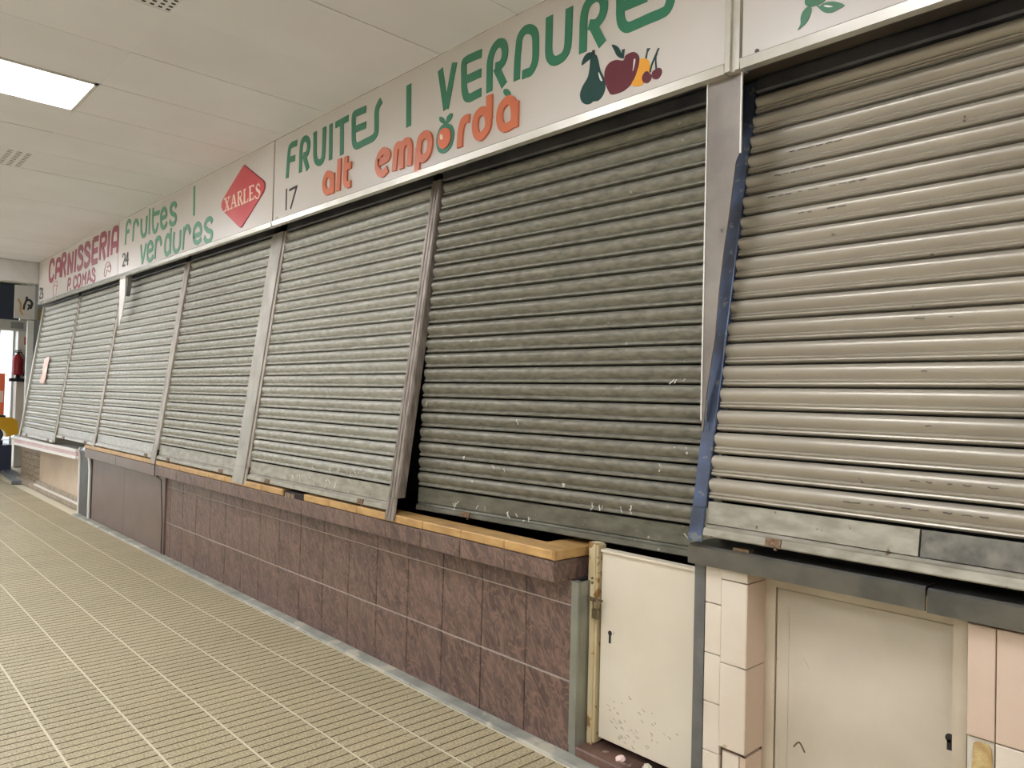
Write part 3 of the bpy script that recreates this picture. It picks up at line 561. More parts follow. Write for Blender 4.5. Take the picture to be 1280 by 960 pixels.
# ================================================================ SHUTTERS
P0 = 0.0772
PROF_A = [(0.0030, -0.022), (0.0030, 0.003), (0.008, 0.012), (0.018, 0.0185), (0.029, 0.0185), (0.041, 0.0135), (0.050, 0.0065), (0.0555, 0.0015), (0.0585, 0.0060), (0.064, 0.0115), (0.0695, 0.0115), (0.0735, 0.004), (0.0735, -0.022)]
P6 = 0.0815
PROF_B = [(0.0030, -0.024), (0.0030, 0.003), (0.008, 0.013), (0.018, 0.0225), (0.028, 0.0235), (0.039, 0.0175), (0.048, 0.0075), (0.0525, 0.002), (0.055, 0.0095), (0.0595, 0.0130), (0.0635, 0.0105), (0.0650, 0.0075), (0.067, 0.0125), (0.0715, 0.0140), (0.0755, 0.0095), (0.0765, 0.0), (0.0765, -0.024)]
def shutter(label, xl, xr, z_bot, y_bot, k, z_top, prof, pitch, ms, mb_, nsag=0.0, yfun=None, panel=0.10, rail=0.034, brackets=(), patch=None, group='roller shutters on the stalls'):
    """k = dy/dz lean.  yfun(x, z) overrides the plane (twisted curtain)."""
    c = math.cos(math.atan(k)); s_ = math.sin(math.atan(k)); xm = (xl+xr)/2
    if yfun is None: yfun = lambda x, z: y_bot + k*(z-z_bot)
    t = empty('roller_shutter', (xm, yfun(xm, z_bot), z_bot)); tag(t, label, 'shutter', group)
    def S3(x, z, d, dz=0.0): return (x, yfun(x, z) - d*c, z + d*s_ + dz)
    z = z_top; n = 0; shared = None; zb = z_bot + rail + panel
    nsl = int((z_top - zb)/(pitch*c))
    pit = (z_top-zb)/nsl
    for i in range(nsl):
        z1 = zb + (i+1)*pit                        # top of this slat
        if not twisted(yfun, xl, xr):
            if shared is None:
                m_ = MB().sweep([(-a*pit/pitch, d) for a, d in prof], [lambda a, b: (xl-xm, -b*c + a*k, a + b*s_), lambda a, b: (xr-xm, -b*c + a*k, a + b*s_)])
                o = m_.build('slat', ms, None, smooth=True); shared = o.data; o.location = (xm, yfun(xm, z1), z1); put(o, t)
            else: o = inst(shared, 'slat', (xm, yfun(xm, z1), z1), t)
            o.location.y += random.uniform(-0.0012, 0.0012)
        else:
            jit = random.uniform(-0.002, 0.002)
            fn = lambda x: (lambda a, b: S3(x, z1 - a*pit/pitch, b + jit))
            MB().sweep(prof, [fn(xl + (xr-xl)*q/3) for q in range(4)]).build('slat', ms, t, loc=(xm, yfun(xm, z1), z1), smooth=True)
    fn2 = lambda x: (lambda a, b: S3(x, a, b))
    q4 = [xl + (xr-xl)*q/3 for q in range(4)] if twisted(yfun, xl, xr) else [xl, xr]
    pieces = [(xl, xr, mb_)] if not patch else [(xl, patch-0.003, mb_), (patch+0.003, xr, M['bar_grey'])]
    for a_, b_2, m_ in pieces:
        qq = [a_, b_2] if patch else q4
        MB().sweep([(z_bot+rail+0.010, -0.01), (z_bot+rail+0.012, 0.010), (zb-0.006, 0.010), (zb-0.004, -0.01)], [fn2(x) for x in qq]).build('bottom_panel', m_, t, loc=(xm, yfun(xm, zb), zb))
    MB().sweep([(z_bot, -0.012), (z_bot, 0.020), (z_bot+0.004, 0.024), (z_bot+rail-0.006, 0.022), (z_bot+rail, 0.012), (z_bot+rail+0.010, 0.004), (z_bot+rail+0.010, -0.012)], [fn2(x) for x in q4]).build('bottom_rail', mb_, t, loc=(xm, yfun(xm, z_bot), z_bot))
    for bx_, w_ in brackets:
        lb = MB().sweep([(z_bot+0.004, 0.02), (z_bot+0.004, 0.028), (z_bot+0.030, 0.027), (z_bot+0.030, 0.018)], [fn2(bx_), fn2(bx_+w_)])
        lb.sweep([(z_bot-0.008, 0.014), (z_bot-0.008, 0.022), (z_bot+0.006, 0.024), (z_bot+0.006, 0.014)], [fn2(bx_+w_*0.55), fn2(bx_+w_*0.7)])
        lb.build('lock_plate', M['rust'], t)
    zz = z_top
    MB().sweep([(zz+0.002, -0.03), (zz+0.002, 0.018), (zz+0.010, 0.024), (zz+0.055, 0.026), (zz+0.062, 0.014), (zz+0.075, 0.014), (2.785, 0.02), (2.785, -0.03)], [fn2(x) for x in q4]).build('head_strip', M['headbox'], t)
    return t
def twisted(f, xl, xr): return abs(f(xl, 1.0) - f(xr, 1.0)) > 1e-4
KL = 0.135
shutter('pale shutter below the word CARNISSERIA with pink paper stuck on it', -12.905, -11.003, 0.80, -0.105, 0.125, 2.70, PROF_A, P0, M['slat_far'], M['slat_far'], brackets=((-12.6, 0.1), (-11.3, 0.1)))
shutter('pale shutter under COMAS with a few white spots, by the thin white pillar', -10.937, -9.238, 0.872, -0.08, 0.125, 2.70, PROF_A, P0, M['slat_far'], M['slat_far'], brackets=((-10.6, 0.1), (-9.6, 0.1)))
shutter('grey shutter under the word fruites, between thin pillar and slim rail', -9.162, -7.288, 0.878, -0.075, KL, 2.70, PROF_A, P0, M['slat_far'], M['slat_far'], brackets=((-7.5, 0.08),))
shutter('grey shutter under the red diamond emblem, left of wide flat cover', -7.160, -5.462, 0.880, -0.075, KL, 2.70, PROF_A, P0, M['slat'], M['bar'], brackets=((-6.9, 0.07), (-5.75, 0.07)))
shutter('scratched galvanised shutter under the word FRUITES, right of wide cover', -5.237, -3.442, 0.880, -0.075, KL, 2.70, PROF_A, P0, M['slat'], M['bar'], brackets=((-4.95, 0.07), (-3.75, 0.06)))
def y6(x, z):
    u = (x+3.33)/(3.33-1.60); zl = max(0.0, min(1.0, (z-0.9)/1.8))
    yl = 0.035 + 0.125*zl**1.9; yr = 0.19 + 0.02*zl
    return yl + (yr-yl)*max(0.0, min(1.0, u))
shutter('dark tarnished shutter hanging twisted out of its rail under VERDURES', -3.335, -1.58, 0.893, 0, 0.06, 2.70, PROF_A, P0, M['slat_dark'], M['bar_dark'], yfun=y6, panel=0.095, rail=0.030, brackets=((-2.98, 0.055),))
shutter('beige enamelled shutter right of the steel pillar with grey patch at its foot', -1.512, 1.9, 1.025, -0.025, 0.185, 2.715, PROF_B, P6, M['slat_warm'], M['bar'], panel=0.095, rail=0.034, brackets=((-1.27, 0.055),), patch=-0.80)
# ---- guide rails
def rail(label, x0, x1, zb, yb, k, zt, m, depth=0.05, ribs=0, foot=None, group='shutter guide rails', fd=0.009):
    t = empty('guide_rail', ((x0+x1)/2, yb, zb)); tag(t, label, 'guide rail', group)
    c = math.cos(math.atan(k)); w = x1-x0
    if ribs:
        pr = [(x0, depth)]; 
        for r_ in range(ribs):
            a = x0 + w*r_/ribs; b = x0 + w*(r_+1)/ribs; e = (b-a)*0.16
            pr += [(a, 0.010), (a+e, 0.0), (b-e, 0.0), (b, 0.010)]
        pr += [(x1, depth)]
    else: pr = [(x0, depth), (x0, 0.003), (x0+0.003, 0), (x1-0.003, 0), (x1, 0.003), (x1, depth)]
    f = lambda z: (lambda a, b: (a, yb + k*(z-zb) + b, z))
    z_m = zb + 0.12
    MB().sweep(pr, [f(z_m), f(zt)]).build('channel', m, t, loc=((x0+x1)/2, yb, zb))
    g_ = lambda z: (lambda a, b: ((a-(x0+x1)/2)*1.04+(x0+x1)/2, yb + k*(z-zb) + b - 0.003, z))
    MB().sweep([(a, min(b, fd)) for a, b in pr], [g_(zb), g_(z_m-0.002)]).build('foot_section', foot or m, t, loc=((x0+x1)/2, yb, zb))
    return t
rail('slim pale guide rail at the far left end of the shutters', -12.98, -12.91, 0.785, -0.15, 0.128, 2.70, M['guide_flat'], 0.06)
rail('slim guide rail between the two shutters below CARNISSERIA', -11.0, -10.94, 0.82, -0.115, 0.128, 2.70, M['guide'], 0.06)
rail('slim guide rail below the thin white pillar', -9.235, -9.165, 0.865, -0.105, KL, 2.70, M['guide'], 0.06)
rail('slim brownish guide rail under the letters verdures', -7.285, -7.165, 0.845, -0.11, KL, 2.71, M['guide'], 0.05)
rail('wide flat pale cover rail below the joint of the two fruit signs', -5.455, -5.275, 0.845, -0.113, KL, 2.71, M['guide_flat'], 0.05, foot=M['guide_flat'])
rail('narrow channel along the right edge of the wide flat cover', -5.271, -5.24, 0.845, -0.105, KL, 2.71, M['guide'], 0.05)
rail('ribbed brown double guide rail in front of a dark gap', -3.437, -3.355, 0.838, -0.118, KL, 2.72, M['guide_brown'], 0.055, ribs=3)
rail('blue painted guide rail slanting across the steel pillar', -1.570, -1.514, 1.008, -0.052, 0.185, 2.77, M['blue'], 0.05)
def marks(shut, name, m, pts, yf, label):
    mb = MB()
    for x, z, dx, dz, w in pts:
        yy = yf(x, z); n = 5
        ln = [(x + dx*q/n + random.uniform(-1, 1)*abs(dz)*0.12, z + dz*q/n + random.uniform(-1, 1)*0.0016) for q in range(n+1)]
        i0 = len(mb.v); stroke(mb, ln, w*random.uniform(0.6, 1.2), 0, 0.0006)
        for i in range(i0, len(mb.v)): v = mb.v[i]; mb.v[i] = (v[0], yf(v[0], v[2]) + v[1], v[2])
    o = mb.build(name, m, shut); o['kind'] = 'stuff'; o['label'] = label
sh = {o['label'][:10]: o for o in scene.objects if o.name.startswith('roller_shutter')}
s6_, s7_, s5_ = sh['dark tarni'], sh['beige enam'], sh['scratched ']
wm = []
for px_, pz_, n_ in ((-1.78, 1.60, 3), (-3.25, 1.48, 2), (-3.0, 1.20, 2), (-2.75, 1.17, 2), (-2.35, 1.12, 3), (-2.15, 1.05, 4), (-2.0, 1.06, 3), (-1.85, 1.25, 2), (-1.75, 1.33, 2), (-3.05, 0.965, 3), (-2.85, 0.96, 2), (-2.65, 0.955, 3), (-2.5, 0.95, 2), (-2.6, 1.40, 1), (-1.72, 0.985, 2)):
    for q in range(n_): wm.append((px_+random.uniform(-.04, .04), pz_+random.uniform(-.008, .008), random.uniform(-.02, .02), random.uniform(-.028, -.008), 0.0035))
marks(s6_, 'paint_splashes', M['shine'], wm, lambda x, z: y6(x, z) - 0.0195, 'small white paint splashes')
wm = [(-4.35+random.uniform(-.35, .75), random.choice((0.955, 1.06, 0.975))+random.uniform(-.01, .01), random.uniform(-.03, .03), random.uniform(-.03, -.01), 0.003) for q in range(24)]
marks(s5_, 'paint_splashes', M['shine'], wm, lambda x, z: -0.075 + KL*(z-0.874) - 0.0200, 'white scratches near the bottom')
zb_ = 1.025+0.034+0.095; pt_ = (2.715-zb_)/int((2.715-zb_)/(P6*math.cos(math.atan(0.185))))
bm_ = []
for row, xa, xb, n_ in ((0, -1.05, -0.62, 9), (1, -0.85, -0.60, 5), (15, -1.36, -1.15, 6), (14, -1.40, -1.2, 7), (13, -1.42, -1.05, 10), (12, -1.3, -1.1, 4), (3, -0.82, -0.78, 1), (5, -0.84, -0.80, 1), (7, -0.9, -0.7, 2)):
    for q in range(n_):
        x = xa + (xb-xa)*(q+random.random()*0.6)/n_; bm_.append((x, zb_ + (row+1)*pt_ - 0.030, random.uniform(.012, .03), random.uniform(-.001, .001), 0.0028))
marks(s7_, 'black_scuffs', M['black'], bm_, lambda x, z: -0.025 + 0.185*(z-1.025) - 0.0250, 'dark scuff marks on the beige slats')
# ================================================================ PILLARS
t = empty('steel_pillar', (-1.49, 0, 0.9)); tag(t, 'stained steel pillar cladding cut slantwise along the blue rail', 'pillar')
MB().poly([(-1.556, 2.79), (-1.556, 1.42), (-1.549, 1.398), (-1.541, 1.516), (-1.507, 1.749), (-1.494, 1.923), (-1.477, 2.067), (-1.460, 2.181), (-1.436, 2.375), (-1.422, 2.40), (-1.418, 2.42), (-1.418, 2.79)][::-1], 0.0, 0.006).build('cladding_sheet', M['pillar'], t)
MB().box((-1.4205, -0.0035, 2.40), (-1.4150, 0.004, 2.72)).build('lit_edge', M['edge'], t)  # right fold coloured pale to imitate the light it catches
MB().box((-1.560, -0.0035, 1.44), (-1.5555, 0.03, 2.79)).build('left_edge', M['edge'], t)
t = empty('white_pillar', (-8.72, 0, 2.2)); tag(t, 'thin white tapering pillar between the CARNISSERIA and fruites shutters', 'pillar')
MB().poly([(-8.825, 2.79), (-8.815, 2.177), (-8.70, 2.29), (-8.626, 2.489), (-8.622, 2.79)], 0.0, 0.008).build('cladding_sheet', M['whitetrim'], t)
MB().poly([(-8.622, 2.79), (-8.626, 2.489), (-8.58, 2.60), (-8.56, 2.79)], 0.01, 0.05).build('side_strip', M['post'], t)
# ================================================================ TILED COUNTER
ct = empty('tiled_counter', (-4.7, 0.2, 0)); tag(ct, 'long counter front of brown veined tiles with ochre edge, under the fruit stalls', 'counter')
B('core', (-7.15, 0.010, 0), (-2.176, 0.30, 0.735), M['mortar'], ct)
B('lip_core', (-7.15, -0.090, 0.738), (-2.200, 0.30, 0.862), M['mortar'], ct)
TX = [-2.148 - 0.306*k for k in range(18)]
rows = [(0.004, 0.3045), (0.3095, 0.6265), (0.6305, 0.734)]
meshes = {}
def tile(parent, x0, x1, z0, z1, y0, y1, m, name='tile', jit=0.0, c=0.003):
    key = (round(x1-x0, 4), round(z1-z0, 4), round(y1-y0, 4), m.name)
    ce_ = ((x0+x1)/2, y0, (z0+z1)/2)
    if key not in meshes:
        w, h, d = x1-x0, z1-z0, y1-y0
        o = MB().bbox((-w/2, 0, -h/2), (w/2, d, h/2), c).build(name, m); meshes[key] = o.data; o.location = ce_; put(o, parent)
    else: o = inst(meshes[key], name, ce_, parent)
    o.location.y += random.uniform(-jit, jit)
    return o
for i in range(17):
    xr_ = -2.148 - 0.306*i; xl_ = xr_ - 0.306
    for z0, z1 in rows:
        if i == 0: tile(ct, xl_+0.0015, -2.176, z0, z1, 0.0, 0.011, M['marble'])
        elif xl_ < -7.15: tile(ct, -7.15, xr_-0.0015, z0, z1, 0, 0.011, M['marble'], jit=0.0008)
        else: tile(ct, xl_+0.0024, xr_-0.0024, z0, z1, 0, 0.011, M['marble'], jit=0.0008)
for z_ in (0.307, 0.6285): B('grout_line', (-7.15, 0.0015, z_-0.0026), (-2.178, 0.012, z_+0.0026), M['palemortar'], ct)
lj = [-2.192, -2.499]; 
while lj[-1] > -7.1: lj.append(lj[-1]-0.3185)
for a, b in zip(lj[1:], lj[:-1]):
    tile(ct, max(a, -7.15)+0.0015, b-0.0015, 0.737, 0.824, -0.101, -0.089, M['marble'], name='lip_tile', jit=0.001)
# end face of the lip (two cut tiles) and underside
MB().box((-2.200, -0.098, 0.737), (-2.190, 0.045, 0.824)).build('lip_tile', M['marble'], ct)
MB().box((-2.200, 0.048, 0.737), (-2.190, 0.115, 0.824)).build('lip_tile', M['marble'], ct)
ej = [-2.196, -2.501, -2.807, -3.116, -3.427, -3.744, -4.060, -4.376]
for a, b in zip(ej[1:], ej[:-1]):
    tile(ct, a+0.0012, b-0.0012, 0.828, 0.870, -0.104, 0.02, M['wood'], name='edge_tile', jit=0.0008, c=0.005)
x_ = -4.67
while x_ > -7.1:
    tile(ct, max(x_-0.311, -7.15)+0.0012, x_-0.0012, 0.828, 0.870, -0.104, 0.02, M['wood'], name='edge_tile', jit=0.0008, c=0.005); x_ -= 0.3135
B('edge_tile', (-2.196+0.001, -0.104, 0.828), (-2.186, 0.215, 0.870), M['wood'], ct, bevel=0.003)
B('edge_tile', (-2.36, 0.022, 0.828), (-2.197, 0.215, 0.868), M['wood'], ct, bevel=0.003)
rb = MB()
for k in range(26):
    a = -4.655 + random.random()*0.27; b = -0.095 + random.random()*0.05; s0 = random.uniform(0.008, 0.018)
    rb.tube([(a, b, 0.822), (a+s0*0.3, b, 0.842+s0*0.6)], s0, 5)
o = rb.build('mortar_rubble', M['rubble'], ct); o['kind'] = 'stuff'; o['label'] = 'crumbled mortar where one edge tile is missing'
B('counter_top', (-7.15, 0.022, 0.80), (-2.37, 0.30, 0.862), M['darksteel'], ct)
# second, plain brown counter
cb = empty('brown_counter', (-8.3, 0.2, 0)); tag(cb, 'plain brown counter front left of the veined tiles, with ochre edge', 'counter')
B('core', (-9.62, 0.012, 0), (-7.215, 0.30, 0.862), M['mortar'], cb)
for k in range(2):
    a = -9.62 + 1.2*k; tile(cb, a+0.0005, a+1.1992, 0.004, 0.72, 0.002, 0.013, M['plainbrown'], name='panel', c=0.002)
for k in range(2):
    a = -9.60 + 1.192*k; tile(cb, a+0.0005, a+1.1915, 0.722, 0.824, -0.090, 0.013, M['plainbrown'], name='lip_panel', c=0.004)
for k in range(7):
    a = -9.60 + 0.34*k; tile(cb, a+0.001, a+0.338, 0.828, 0.868, -0.095, 0.03, M['wood'], name='edge_tile', c=0.004)
o = MB().box((-7.205, -0.012, 0.01), (-7.16, 0.02, 0.72)).box((-7.205, -0.095, 0.72), (-7.16, 0.02, 0.868)).build('joint_strip', M['plainbrown'], loc=(-7.18, 0, 0)); tag(o, 'narrow brown upright strip between plain and veined counters', 'trim strip')
o = MB().tube([(-7.185, -0.101, 0.84), (-7.185, -0.101, 0.73), (-7.185, -0.04, 0.69), (-7.19, -0.020, 0.3), (-7.19, -0.020, 0.02)], 0.004, 6).build('cable', M['extblack'], loc=(-7.23, 0, 0.0)); tag(o, 'dark cable hanging down the counter joint', 'cable')
# ================================================================ GATE
gt = empty('counter_gate', (-1.84, 0.09, 0.06)); tag(gt, 'cream painted metal gate with padlock at end of tiled counter', 'gate')
leaf = MB().bbox((-2.083, 0.080, 0.085), (-1.603, 0.105, 0.872), 0.003).build('leaf', M['gate'], gt)
kx, kz = -2.030, 0.520
MB().tube([(kx, 0.0795, kz+0.012), (kx, 0.083, kz+0.012)], 0.011, 10).box((kx-0.006, 0.0792, kz-0.030), (kx+0.006, 0.083, kz+0.01)).build('keyhole', M['extblack'], leaf)
MB().box((-2.080, 0.070, 0.866), (-1.606, 0.110, 0.876)).build('top_edge', M['gate'], gt)
jb = empty('gate_jamb', (-2.12, 0.08, 0.05)); tag(jb, 'chipped cream upright jamb left of the gate', 'post')
MB().box((-2.150, 0.072, 0.06), (-2.128, 0.12, 0.895)).build('jamb_strip', M['jamb'], jb); MB().box((-2.128, 0.060, 0.05), (-2.104, 0.12, 0.895)).build('jamb_strip', M['jamb'], jb); MB().box((-2.104, 0.068, 0.06), (-2.094, 0.12, 0.89)).build('jamb_strip', M['jamb'], jb)
o = MB().box((-2.176, -0.004, 0.045), (-2.138, 0.03, 0.733)).box((-2.146, 0.012, 0.045), (-2.136, 0.072, 0.733)).box((-2.176, 0.0, 0.0), (-2.138, 0.03, 0.045)).build('corner_trim', M['alutrim'], loc=(-2.157, 0.01, 0.0)); tag(o, 'satin aluminium corner strip at the counter end', 'trim strip')
o = MB().bbox((-2.138, -0.004, 0.0), (-1.59, 0.55, 0.048), 0.006).build('door_sill', M['sill'], loc=(-1.86, 0.2, 0)); tag(o, 'brown marble sill under the cream gate', 'sill')
for k, (dx, dy, r_, c_) in enumerate(((-1.93, 0.05, 0.018, 'paper'), (-1.80, 0.055, 0.022, 'plaster'))):
    mb = MB(); 
    for q in range(4): mb.tube([(dx+random.uniform(-.02, .02), dy+random.uniform(-.01, .01), 0.048), (dx+random.uniform(-.01, .01), dy, 0.048+r_*random.uniform(.5, 1))], r_*random.uniform(0.5, 0.9), 6)
    o = mb.build('litter', M[c_], loc=(dx, dy, 0.048)); tag(o, ('thin scrap of pale litter on the brown sill', 'larger crumpled white scrap on the brown sill')[k], 'litter')
gm = MB()
for q in range(46):
    x = random.triangular(-2.07, -1.66, -1.98); z = random.triangular(0.10, 0.34, 0.14); l_ = random.uniform(.006, .016)
    stroke(gm, [(x, z), (x+l_*0.6, z-l_*random.uniform(.1, .8)), (x+l_, z-l_*0.5)], random.uniform(.0015, .004), 0.0793, 0.0805)
gm = gm.build('grime_specks', M['jambgrime'], leaf); gm['kind'] = 'stuff'
pl = empty('padlock', (-2.085, 0.055, 0.60)); tag(pl, 'small worn padlock hanging from hasp beside the keyhole', 'padlock')
MB().bbox((-2.103, 0.040, 0.585), (-2.068, 0.056, 0.625), 0.004).build('body', M['brass'], pl)
MB().tube([(-2.097, 0.048, 0.622), (-2.099, 0.048, 0.655), (-2.088, 0.048, 0.672), (-2.077, 0.048, 0.655), (-2.074, 0.048, 0.622)], 0.004, 6).build('shackle', M['hasp'], pl)
hs = MB().box((-2.125, 0.048, 0.655), (-2.085, 0.054, 0.672)).box((-2.085, 0.052, 0.66), (-2.055, 0.060, 0.668)).tube([(-2.113, 0.058, 0.73), (-2.113, 0.052, 0.73)], 0.005, 6).tube([(-2.113, 0.058, 0.75), (-2.113, 0.052, 0.75)], 0.005, 6)
o = hs.build('hasp', M['hasp'], jb)
# ================================================================ RIGHT STALL FRONT
po = B('corner_post', (-1.572, 0.0, 0.0), (-1.529, 0.06, 0.945), M['post']); tag(po, 'grey metal post between the cream gate and white tiles', 'post')
lg = empty('steel_ledge', (0, 0, 0.93)); tag(lg, 'long folded steel ledge beneath the beige shutter', 'ledge')
for a, b, z_ in ((-1.578, -0.778, 0.0), (-0.772, 0.6, -0.004), (0.604, 1.95, 0)):
    MB().sweep([(0.20, 0.992+z_), (-0.030, 0.992+z_), (-0.038, 0.985+z_), (-0.038, 0.922+z_), (-0.030, 0.920+z_), (-0.030, 0.975+z_), (0.20, 0.980+z_)], [lambda p, q: (a, p, q), lambda p, q: (b, p, q)]).build('ledge_section', M['steel'], lg)
o = MB().box((-1.40, -0.03, 0.993), (-1.34, 0.01, 1.003)).build('bolt_plate', M['hasp'], loc=(-1.37, 0, 0.995)); tag(o, 'small metal latch plate lying on the steel ledge', 'latch')
tw = empty('tiled_wall', (-1.2, 0.1, 0)); tag(tw, 'low wall of cream tiles beneath the steel ledge', 'wall')
B('core', (-1.527, 0.014, 0), (-1.375, 0.40, 0.92), M['tilejoint'], tw)
B('core', (-0.683, 0.016, 0), (1.95, 0.40, 0.92), M['tilejoint'], tw)
for z0, z1 in ((0.785, 0.92), (0.605, 0.783), (0.431, 0.603), (0.256, 0.429), (0.08, 0.254), (0.0, 0.078)):
    tile(tw, -1.526, -1.4595, z0+0.0008, z1-0.0008, 0.0, 0.016, M['tile'], c=0.002)
for z0, z1 in ((0.880, 0.92), (0.586, 0.878), (0.290, 0.584)):
    tile(tw, -1.457, -1.358, z0+0.0008, z1-0.0008, -0.006, 0.016, M['tile'], c=0.002)
    MB().box((-1.376, -0.004, z0+0.0008), (-1.356, 0.122, z1-0.0008)).build('side_tile', M['tilepink'], tw)
tile(tw, -1.45, -1.385, 0.0, 0.275, 0.006, 0.02, M['tile']); tile(tw, -1.383, -1.360, 0.0, 0.275, 0.008, 0.02, M['tilepink'])
MB().box((-1.376, 0.01, 0), (-1.362, 0.122, 0.275)).build('side_tile', M['tilepink'], tw)
xs_ = [-0.680, -0.609, -0.304, 0.0, 0.305, 0.61, 0.915, 1.22, 1.525, 1.83]
for i in range(len(xs_)-1):
    for j, (z0, z1) in enumerate(((0.907, 0.92), (0.593, 0.905), (0.288, 0.591), (0.0, 0.286))):
        if i == 0 and j >= 2: continue
        tile(tw, xs_[i]+0.0015, xs_[i+1]-0.0015, z0+0.001, z1-0.001, 0.0, 0.018, M['tilepink'] if (i+j) % 3 else M['tile'], c=0.002)
gp = MB().box((-0.679, 0.010, 0.0), (-0.613, 0.018, 0.588)).build('bare_patch', M['plaster'], tw)
mb = MB(); pts = [(-0.662, 0.574), (-0.640, 0.58), (-0.620, 0.572), (-0.617, 0.50), (-0.622, 0.40), (-0.640, 0.33), (-0.655, 0.42), (-0.668, 0.48), (-0.664, 0.53)]
mb.poly(smooth_pts(pts, True, 3), 0.005, 0.011).build('glue_patch', M['glue'], gp)
# recessed hatch
ht = empty('service_hatch', (-1.0, 0.13, 0)); tag(ht, 'dull cream hatch door with keyhole, recessed between cream tiles', 'door')
B('frame_strip', (-1.362, 0.122, 0), (-1.318, 0.20, 0.93), M['hatchframe'], ht); B('frame_strip', (-0.728, 0.045, 0), (-0.684, 0.20, 0.93), M['hatchframe'], ht)
B('frame_strip', (-1.318, 0.120, 0.860), (-0.728, 0.20, 0.93), M['hatchframe'], ht)
lf = MB().bbox((-1.314, 0.128, 0.02), (-0.732, 0.17, 0.857), 0.003).build('leaf', M['hatch'], ht)
MB().box((-1.312, 0.1255, 0.02), (-1.268, 0.129, 0.855)).box((-0.80, 0.1255, 0.02), (-0.734, 0.129, 0.855)).box((-1.268, 0.1255, 0.80), (-0.80, 0.129, 0.855)).build('raised_border', M['hatch'], lf)
MB().tube([(-0.757, 0.1250, 0.520), (-0.757, 0.130, 0.520)], 0.014, 12).box((-0.766, 0.1250, 0.484), (-0.748, 0.130, 0.515)).build('keyhole', M['extblack'], lf)
for k, (a, b, w_) in enumerate(((-1.215, 0.62, 0.020), (-1.195, 0.525, 0.026), (-1.225, 0.335, 0.02))):
    mb = MB(); stroke(mb, smooth_pts([(a-w_, b-0.012), (a, b+0.010), (a+w_, b-0.018)]), 0.005, 0.1262, 0.1285); mb.build('dent', M['tilejoint'] if k == 2 else M['hatch'], lf)
# ================================================================ STALL 23 COUNTER (far left)
mc = empty('butcher_counter', (-11.6, 0.05, 0)); tag(mc, 'low counter with pink and white rail beneath the CARNISSERIA shutters', 'counter')
def skew(x): return -0.05 - 0.14*(-10.16-x)/2.95
def seg(z0, z1, yo, yi, m, name, x0=-13.10, x1=-10.16):
    f = lambda x: (lambda a, b: (x, skew(x)+a, b))
    return MB().sweep([(yi, z0), (yo, z0), (yo, z1), (yi, z1)], [f(x0), f(x1)]).build(name, m, mc)
seg(0.742, 0.775, -0.006, 0.16, M['whitetrim'], 'top_trim'); seg(0.690, 0.742, 0.004, 0.16, M['pinkrail'], 'pink_band'); seg(0.655, 0.690, -0.004, 0.16, M['whitetrim'], 'lower_trim')
MB().tube([(-13.10, skew(-13.1)+0.02, 0.758), (-13.16, skew(-13.1)+0.0, 0.758), (-13.20, skew(-13.1)+0.06, 0.758)], 0.03, 8).tube([(-13.10, skew(-13.1)+0.02, 0.68), (-13.15, skew(-13.1)+0.03, 0.68)], 0.022, 8).build('curled_end', M['whitetrim'], mc)
B('peach_panel', (-12.8, 0.10, 0.14), (-10.20, 0.14, 0.66), M['peach'], mc)
for k in range(7): B('wood_slat', (-14.2, 0.11+0.002*(k % 2), 0.06+0.085*k), (-12.82, 0.14, 0.14+0.085*k), M['woodslat'], mc)
B('plinth', (-14.2, 0.05, 0.0), (-10.20, 0.30, 0.075), M['plinth'], mc); B('plinth_step', (-12.9, 0.075, 0.075), (-10.20, 0.30, 0.14), M['plinth'], mc); B('white_kick_strip', (-12.9, 0.045, 0.068), (-10.20, 0.075, 0.085), M['whitetrim'], mc)
ep = [(-0.006, 0.0), (-0.006, 0.60), (-0.010, 0.70), (-0.018, 0.765), (0.0, 0.80), (0.2, 0.80), (0.2, 0.0)]
ep2 = [(-0.006, 0.0), (-0.006, 0.55), (-0.012, 0.66), (-0.030, 0.74), (-0.070, 0.80), (-0.060, 0.83), (0.2, 0.83), (0.2, 0.0)]
fx = lambda x, o_=0.0: (lambda a, b: (x, a-(o_ if a < 0.1 else 0), b))
MB().sweep(ep, [fx(-10.12), fx(-9.72)]).build('end_panel', M['darksteel'], mc)
MB().sweep(ep, [fx(-10.165, 0.01), fx(-10.12, 0.01)]).build('white_edge', M['whitetrim'], mc); MB().sweep(ep2, [fx(-9.72, 0.01), fx(-9.665, 0.01)]).build('white_edge', M['whitetrim'], mc)
MB().sweep(ep2, [fx(-9.665), fx(-9.625)]).build('end_panel', M['darksteel'], mc)
# paper on the first shutter
pp = empty('taped_paper', (-12.0, -0.02, 1.7)); tag(pp, 'torn pinkish paper sheet stuck on the leftmost shutter', 'paper')
kf = lambda z: -0.105 + 0.125*(z-0.79) - 0.034
outl = [(-12.20, 1.90), (-12.08, 1.925), (-11.98, 1.92), (-11.95, 1.87), (-11.99, 1.80), (-11.97, 1.62), (-12.03, 1.555), (-12.10, 1.56), (-12.13, 1.64), (-12.17, 1.57), (-12.24, 1.565), (-12.26, 1.60), (-12.22, 1.72), (-12.24, 1.82)]
mb = MB(); n_ = len(outl); mb.v = [(x, kf(z)-random.uniform(0, 0.012), z) for x, z in outl] + [(x, kf(z)+0.002, z) for x, z in outl]
mb.v += [(-12.10, kf(1.76)-0.02, 1.76), (-12.10, kf(1.76), 1.76)]
for k in range(n_): l = (k+1) % n_; mb.f += [(k, l, 2*n_), (n_+l, n_+k, 2*n_+1), (k, n_+k, n_+l, l)]
mb.build('sheet', M['paper'], pp)
